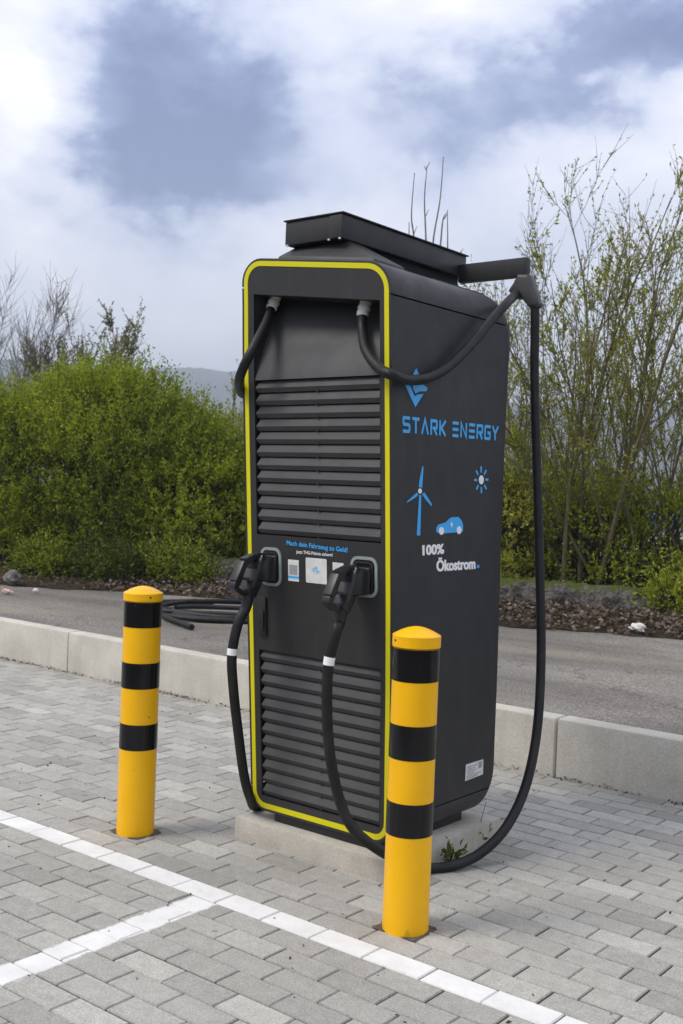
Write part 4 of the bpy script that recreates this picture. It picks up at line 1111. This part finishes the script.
# small weeds by the concrete pad
def weed(px, z, n, h, label, seed, stalk=False):
    b = at_z(px, z); rng = np.random.default_rng(seed); t = thing('weed', tuple(b), label, 'weed'); P = []; D = []; T = []
    for k in range(n):
        a = rng.uniform(0, 6.28); d = np.array([math.cos(a) * .7, math.sin(a) * .7, rng.uniform(.5, 1.2)]); d /= np.linalg.norm(d)
        ln = h * rng.uniform(.5, 1); pts = np.array([b, b + d * ln * .5, b + d * ln + (0, 0, -.01)]); T.append((pts, [.0022, .0018, .001], 4))
        for s in np.linspace(.35, 1, 4): P.append(b + d * ln * s); D.append(d + rng.normal(0, .6, 3))
    if stalk: T.append((spline([b, b + (.004, .0, .08), b + (.02, .01, .17)], 5), np.linspace(.002, .001, 11), 4))
    tubes_mesh('stems', T, M_BARKD, t); P = np.array(P); m = len(P)
    leaf_mesh('foliage', P, np.array(D), .032 * rng.uniform(.7, 1.3, m), .016, rng.normal(.5, .25, m), LEAF_WEED, t, rng)
weed((451, 864), .0, 12, .085, 'small green weed growing at the pad edge right of the nearer bollard', 61)
weed((479, 842), .0, 10, .07, 'yellowing weed with a thin dry stalk at the pad edge inside the cable loop', 62, True)
# fallen leaves along the bank (uncountable)
def litter():
    rng = np.random.default_rng(71); P = []; n = 9000
    x = rng.uniform(-9.6, 1.5, n); t = rng.beta(1.3, 1.6, n)
    y = road_y(x) - .10 + (hedge_y(x) + .12 - road_y(x) + .10) * t
    z = RZ + .02 + .10 * np.minimum(t * 1.6, 1) + rng.uniform(0, .035, n)
    x2 = rng.uniform(-15, -9.4, 900); y2 = road_y(x2) + rng.uniform(-.15, .6, 900); z2 = RZ + .04 + rng.uniform(0, .05, 900)
    P = np.concatenate([np.stack([x, y, z], 1), np.stack([x2, y2, z2], 1)])
    D = rng.normal(0, 1, P.shape) * (1, 1, .35)
    o = leaf_mesh('fallen_leaves', P, D, rng.uniform(.03, .075, len(P)), rng.uniform(.02, .045, len(P)), rng.beta(2, 2.6, len(P)), LEAF_LITTER, None, rng)
    reg(o, 'dry brown fallen leaves strewn along the road edge below the wall', 'leaf litter', kind='stuff')
litter()
M_PAPER = mat('dirty_white_plastic', (.62, .60, .56), .6); M_PINK = mat('faded_pink_plastic', (.52, .34, .29), .6); M_ROCK = mat('grey_rock', rough=.9, build=concrete((.09, .085, .08), (.19, .18, .17), 9, .6, False))
def lump(name, c, s, m, label, cat, seed, group=None):
    rng = np.random.default_rng(seed); bm = bmesh.new(); bmesh.ops.create_icosphere(bm, subdivisions=3, radius=1)
    ph = rng.uniform(0, 6, 6)
    for v in bm.verts:
        k = 1 + .22 * math.sin(v.co.x * 3 + ph[0]) * math.sin(v.co.y * 3 + ph[1]) + .16 * math.sin(v.co.z * 6 + ph[2] + v.co.x * 5) + rng.uniform(-.07, .07)
        v.co = Vector((v.co.x * k * s[0] + c[0], v.co.y * k * s[1] + c[1], v.co.z * k * s[2] + c[2] + s[2] * .5))
    me = bpy.data.meshes.new(name); bm.to_mesh(me); bm.free(); me.materials.append(m)
    reg(link(name, me, None, c), label, cat, group)
lump('crumpled_bag', at_z((637, 630), RZ + .05), (.075, .05, .04), M_PAPER, 'crumpled white plastic scrap lying on the fallen leaves at the right', 'litter', 1)
lump('litter_scrap', at_z((7, 592), RZ + .02), (.09, .03, .02), M_PINK, 'faded pink scrap of plastic at the road edge on the far left', 'litter', 2)
lump('litter_scrap', at_z((36, 591), RZ + .02), (.03, .025, .02), M_PAPER, 'tiny white scrap at the road edge under the left hedge', 'litter', 3)
lump('boulder', at_z((12, 581), RZ + .05), (.10, .09, .08), M_ROCK, 'grey boulder half hidden under the hedge on the far left', 'stone', 4)

def debris():
    rng = np.random.default_rng(77); cx = rng.uniform(-9, .5, 46); k = rng.integers(0, 46, 1500)
    x = cx[k] + rng.normal(0, .13, 1500); y = 5.028 - np.abs(rng.normal(0, .014, 1500)); z = rng.uniform(.001, .016, 1500)
    x2 = rng.uniform(-6, 0, 260); y2 = rng.uniform(1.4, 5, 260); ok = ~((x2 > -3.2) & (x2 < -2.15) & (y2 > 3.0) & (y2 < 4.2)); x2, y2 = x2[ok], y2[ok]
    P = np.concatenate([np.stack([x, y, z], 1), np.stack([x2, y2, np.full(len(x2), .002)], 1)])
    o = leaf_mesh('debris', P, rng.normal(0, 1, P.shape) * (1, 1, .3), rng.uniform(.006, .022, len(P)), rng.uniform(.004, .013, len(P)), rng.beta(1.6, 3.5, len(P)), LEAF_LITTER, None, rng)
    reg(o, 'crumbs of dirt and dead leaf along the foot of the kerb', 'debris', kind='stuff')
debris()
# ------------------------------------------------------------------ glimpses beyond the shrubs
def far_car(c, yaw):
    t = thing('parked_car', tuple(c), 'white parked car half hidden behind the bushes right of the cable', 'car')
    ca, sa = math.cos(yaw), math.sin(yaw)
    def P(x, y, z): return (c[0] + x * ca - y * sa, c[1] + x * sa + y * ca, c[2] + z)
    paint = mat('white_car_paint', (.78, .78, .78), .3); glass = mat('dark_car_glass', (.02, .022, .025), .08); tyre = mat('tyre_rubber', (.015, .015, .015), .8)
    prof = [(-2.1, .35), (-2.12, .75), (-1.95, .95), (-1.0, 1.02), (1.7, 1.02), (2.05, .85), (2.1, .4), (1.9, .28), (-1.9, .28)]
    def ext(name, prof, w0, w1, m, par, zmid=0):
        n = len(prof); V = [P(x, -w0 if z < zmid else -w1, z) for x, z in prof] + [P(x, w0 if z < zmid else w1, z) for x, z in prof]
        F = [tuple(range(n)), tuple(reversed(range(n, 2 * n)))] + [(k, n + k, n + (k + 1) % n, (k + 1) % n) for k in range(n)]
        return build(name, V, F, m, par, fix=True, bevel=.03)
    b = ext('body', prof, .86, .84, paint, t, .9)
    ext('roof', [(-1.0, 1.03), (-.35, 1.46), (.2, 1.5), (1.1, 1.46), (1.72, 1.03)], .82, .62, paint, t, 1.2)
    for s in (-1, 1):
        V = [P(-.82, s * .80, 1.06), P(-.30, s * .655, 1.41), P(.98, s * .655, 1.41), P(1.45, s * .80, 1.06)]
        build('side_window', V, [(0, 1, 2, 3)], glass, t)
    build('windscreen', [P(-.97, -.74, 1.07), P(-.97, .74, 1.07), P(-.40, .56, 1.44), P(-.40, -.56, 1.44)], [(0, 1, 2, 3)], glass, t)
    for x in (-1.3, 1.3):
        for y in (-.8, .8):
            mb = MB(); mb.tube([P(x, y - .1, .31), P(x, y + .1, .31)], .31, 20); mb.make('wheel', tyre, t)
far_car(behind(586, 30, -1.12) , math.radians(24))
def far_hall():
    c = behind(690, 78, -4.1); t = thing('industrial_hall', tuple(c), 'long low white hall with a blue roof edge glimpsed through the shrubs on the right', 'building')
    yaw = math.radians(20); ca, sa = math.cos(yaw), math.sin(yaw)
    def P(x, y, z): return (c[0] + x * ca - y * sa, c[1] + x * sa + y * ca, c[2] + z)
    w = mat('pale_cladding', (.58, .57, .54), .7); bl = mat('blue_fascia', (.05, .20, .50), .5); gl = mat('hall_glass', (.03, .035, .04), .15)
    MB().box(-2.6, 24, 0, 14, 0, 4.0, P).make('wall', w, t); MB().box(-3.0, 24.4, -.4, 14.4, 4.002, 4.55, P).make('roof', bl, t)
    for k in range(6):
        MB().box(-1.2 + k * 4, 1.2 + k * 4, -.05, -.003, 1.6, 3.0, P).make('window', gl, t)
far_hall()
def far_sign():
    c = behind(584.5, 46, -2.6); t = thing('sign_post', tuple(c), 'small pale blue sign on a pole far behind the tall shrub', 'sign')
    MB().tube([c, c + (0, 0, 4.3)], .035, 8).make('pole', mat('galvanised_pole', (.4, .41, .42), .4, .6), t)
    MB().box(c[0] - .12, c[0] + .12, c[1] - .05, c[1] - .037, c[2] + 4.28, c[2] + 4.72).make('sign_panel', mat('pale_blue_panel', (.25, .48, .75), .5), t)
far_sign()
# far wood on the valley side, one mass
def far_wood():
    rng = np.random.default_rng(81); P = []; n = 60000
    az = np.radians(rng.uniform(-75, -12, 420)); r = rng.uniform(70, 330, 420) ; cnt = n // 420
    Pk = []; Dk = []
    for a, q in zip(az, r):
        hgt = rng.uniform(3.0, 6.5) * min(1, .55 + q / 500); x, y = q * math.sin(a), q * math.cos(a)
        d = rng.normal(size=(cnt, 3)); d /= np.linalg.norm(d, axis=1)[:, None]
        Pk.append(np.array([x, y, -4.2 + hgt * .5]) + d * np.array([hgt * .5, hgt * .5, hgt * .5]) * rng.uniform(.4, 1, cnt)[:, None] ** .5 * (1 + .2 * rng.normal(size=cnt))[:, None]); Dk.append(d + rng.normal(0, .5, d.shape))
    P = np.concatenate(Pk); D = np.concatenate(Dk); m = len(P)
    o = leaf_mesh('far_wood', P, D, rng.uniform(.5, 1.1, m), rng.uniform(.4, .8, m), rng.normal(.4, .2, m), LEAF_DULL, None, rng)
    reg(o, 'distant mixed trees on the valley floor beyond the hedge', 'woodland', kind='stuff')
far_wood()

# ------------------------------------------------------------------ the hazy air of the valley
def haze():
    m = bpy.data.materials.new('haze_air'); m.use_nodes = True; t = m.node_tree; t.nodes.clear()
    o = t.nodes.new('ShaderNodeOutputMaterial'); v = t.nodes.new('ShaderNodeVolumePrincipled')
    v.inputs['Color'].default_value = (.80, .90, 1.0, 1); v.inputs['Density'].default_value = .00105; v.inputs['Anisotropy'].default_value = 0.0
    for k_ in ('Density Attribute', 'Color Attribute', 'Temperature Attribute'): v.inputs[k_].default_value = ''
    m.cycles.homogeneous_volume = True
    t.links.new(v.outputs[0], o.inputs['Volume'])
    mb = MB(); mb.box(-4400, 4400, -4400, 4400, -7, 190)
    me = bpy.data.meshes.new('haze'); me.from_pydata(mb.v, [], mb.f); me.materials.append(m)
    ob = bpy.data.objects.new('haze', me); COL.objects.link(ob); ob['kind'] = 'stuff'; reg(ob, 'thin bluish haze over the valley', 'haze')
haze()
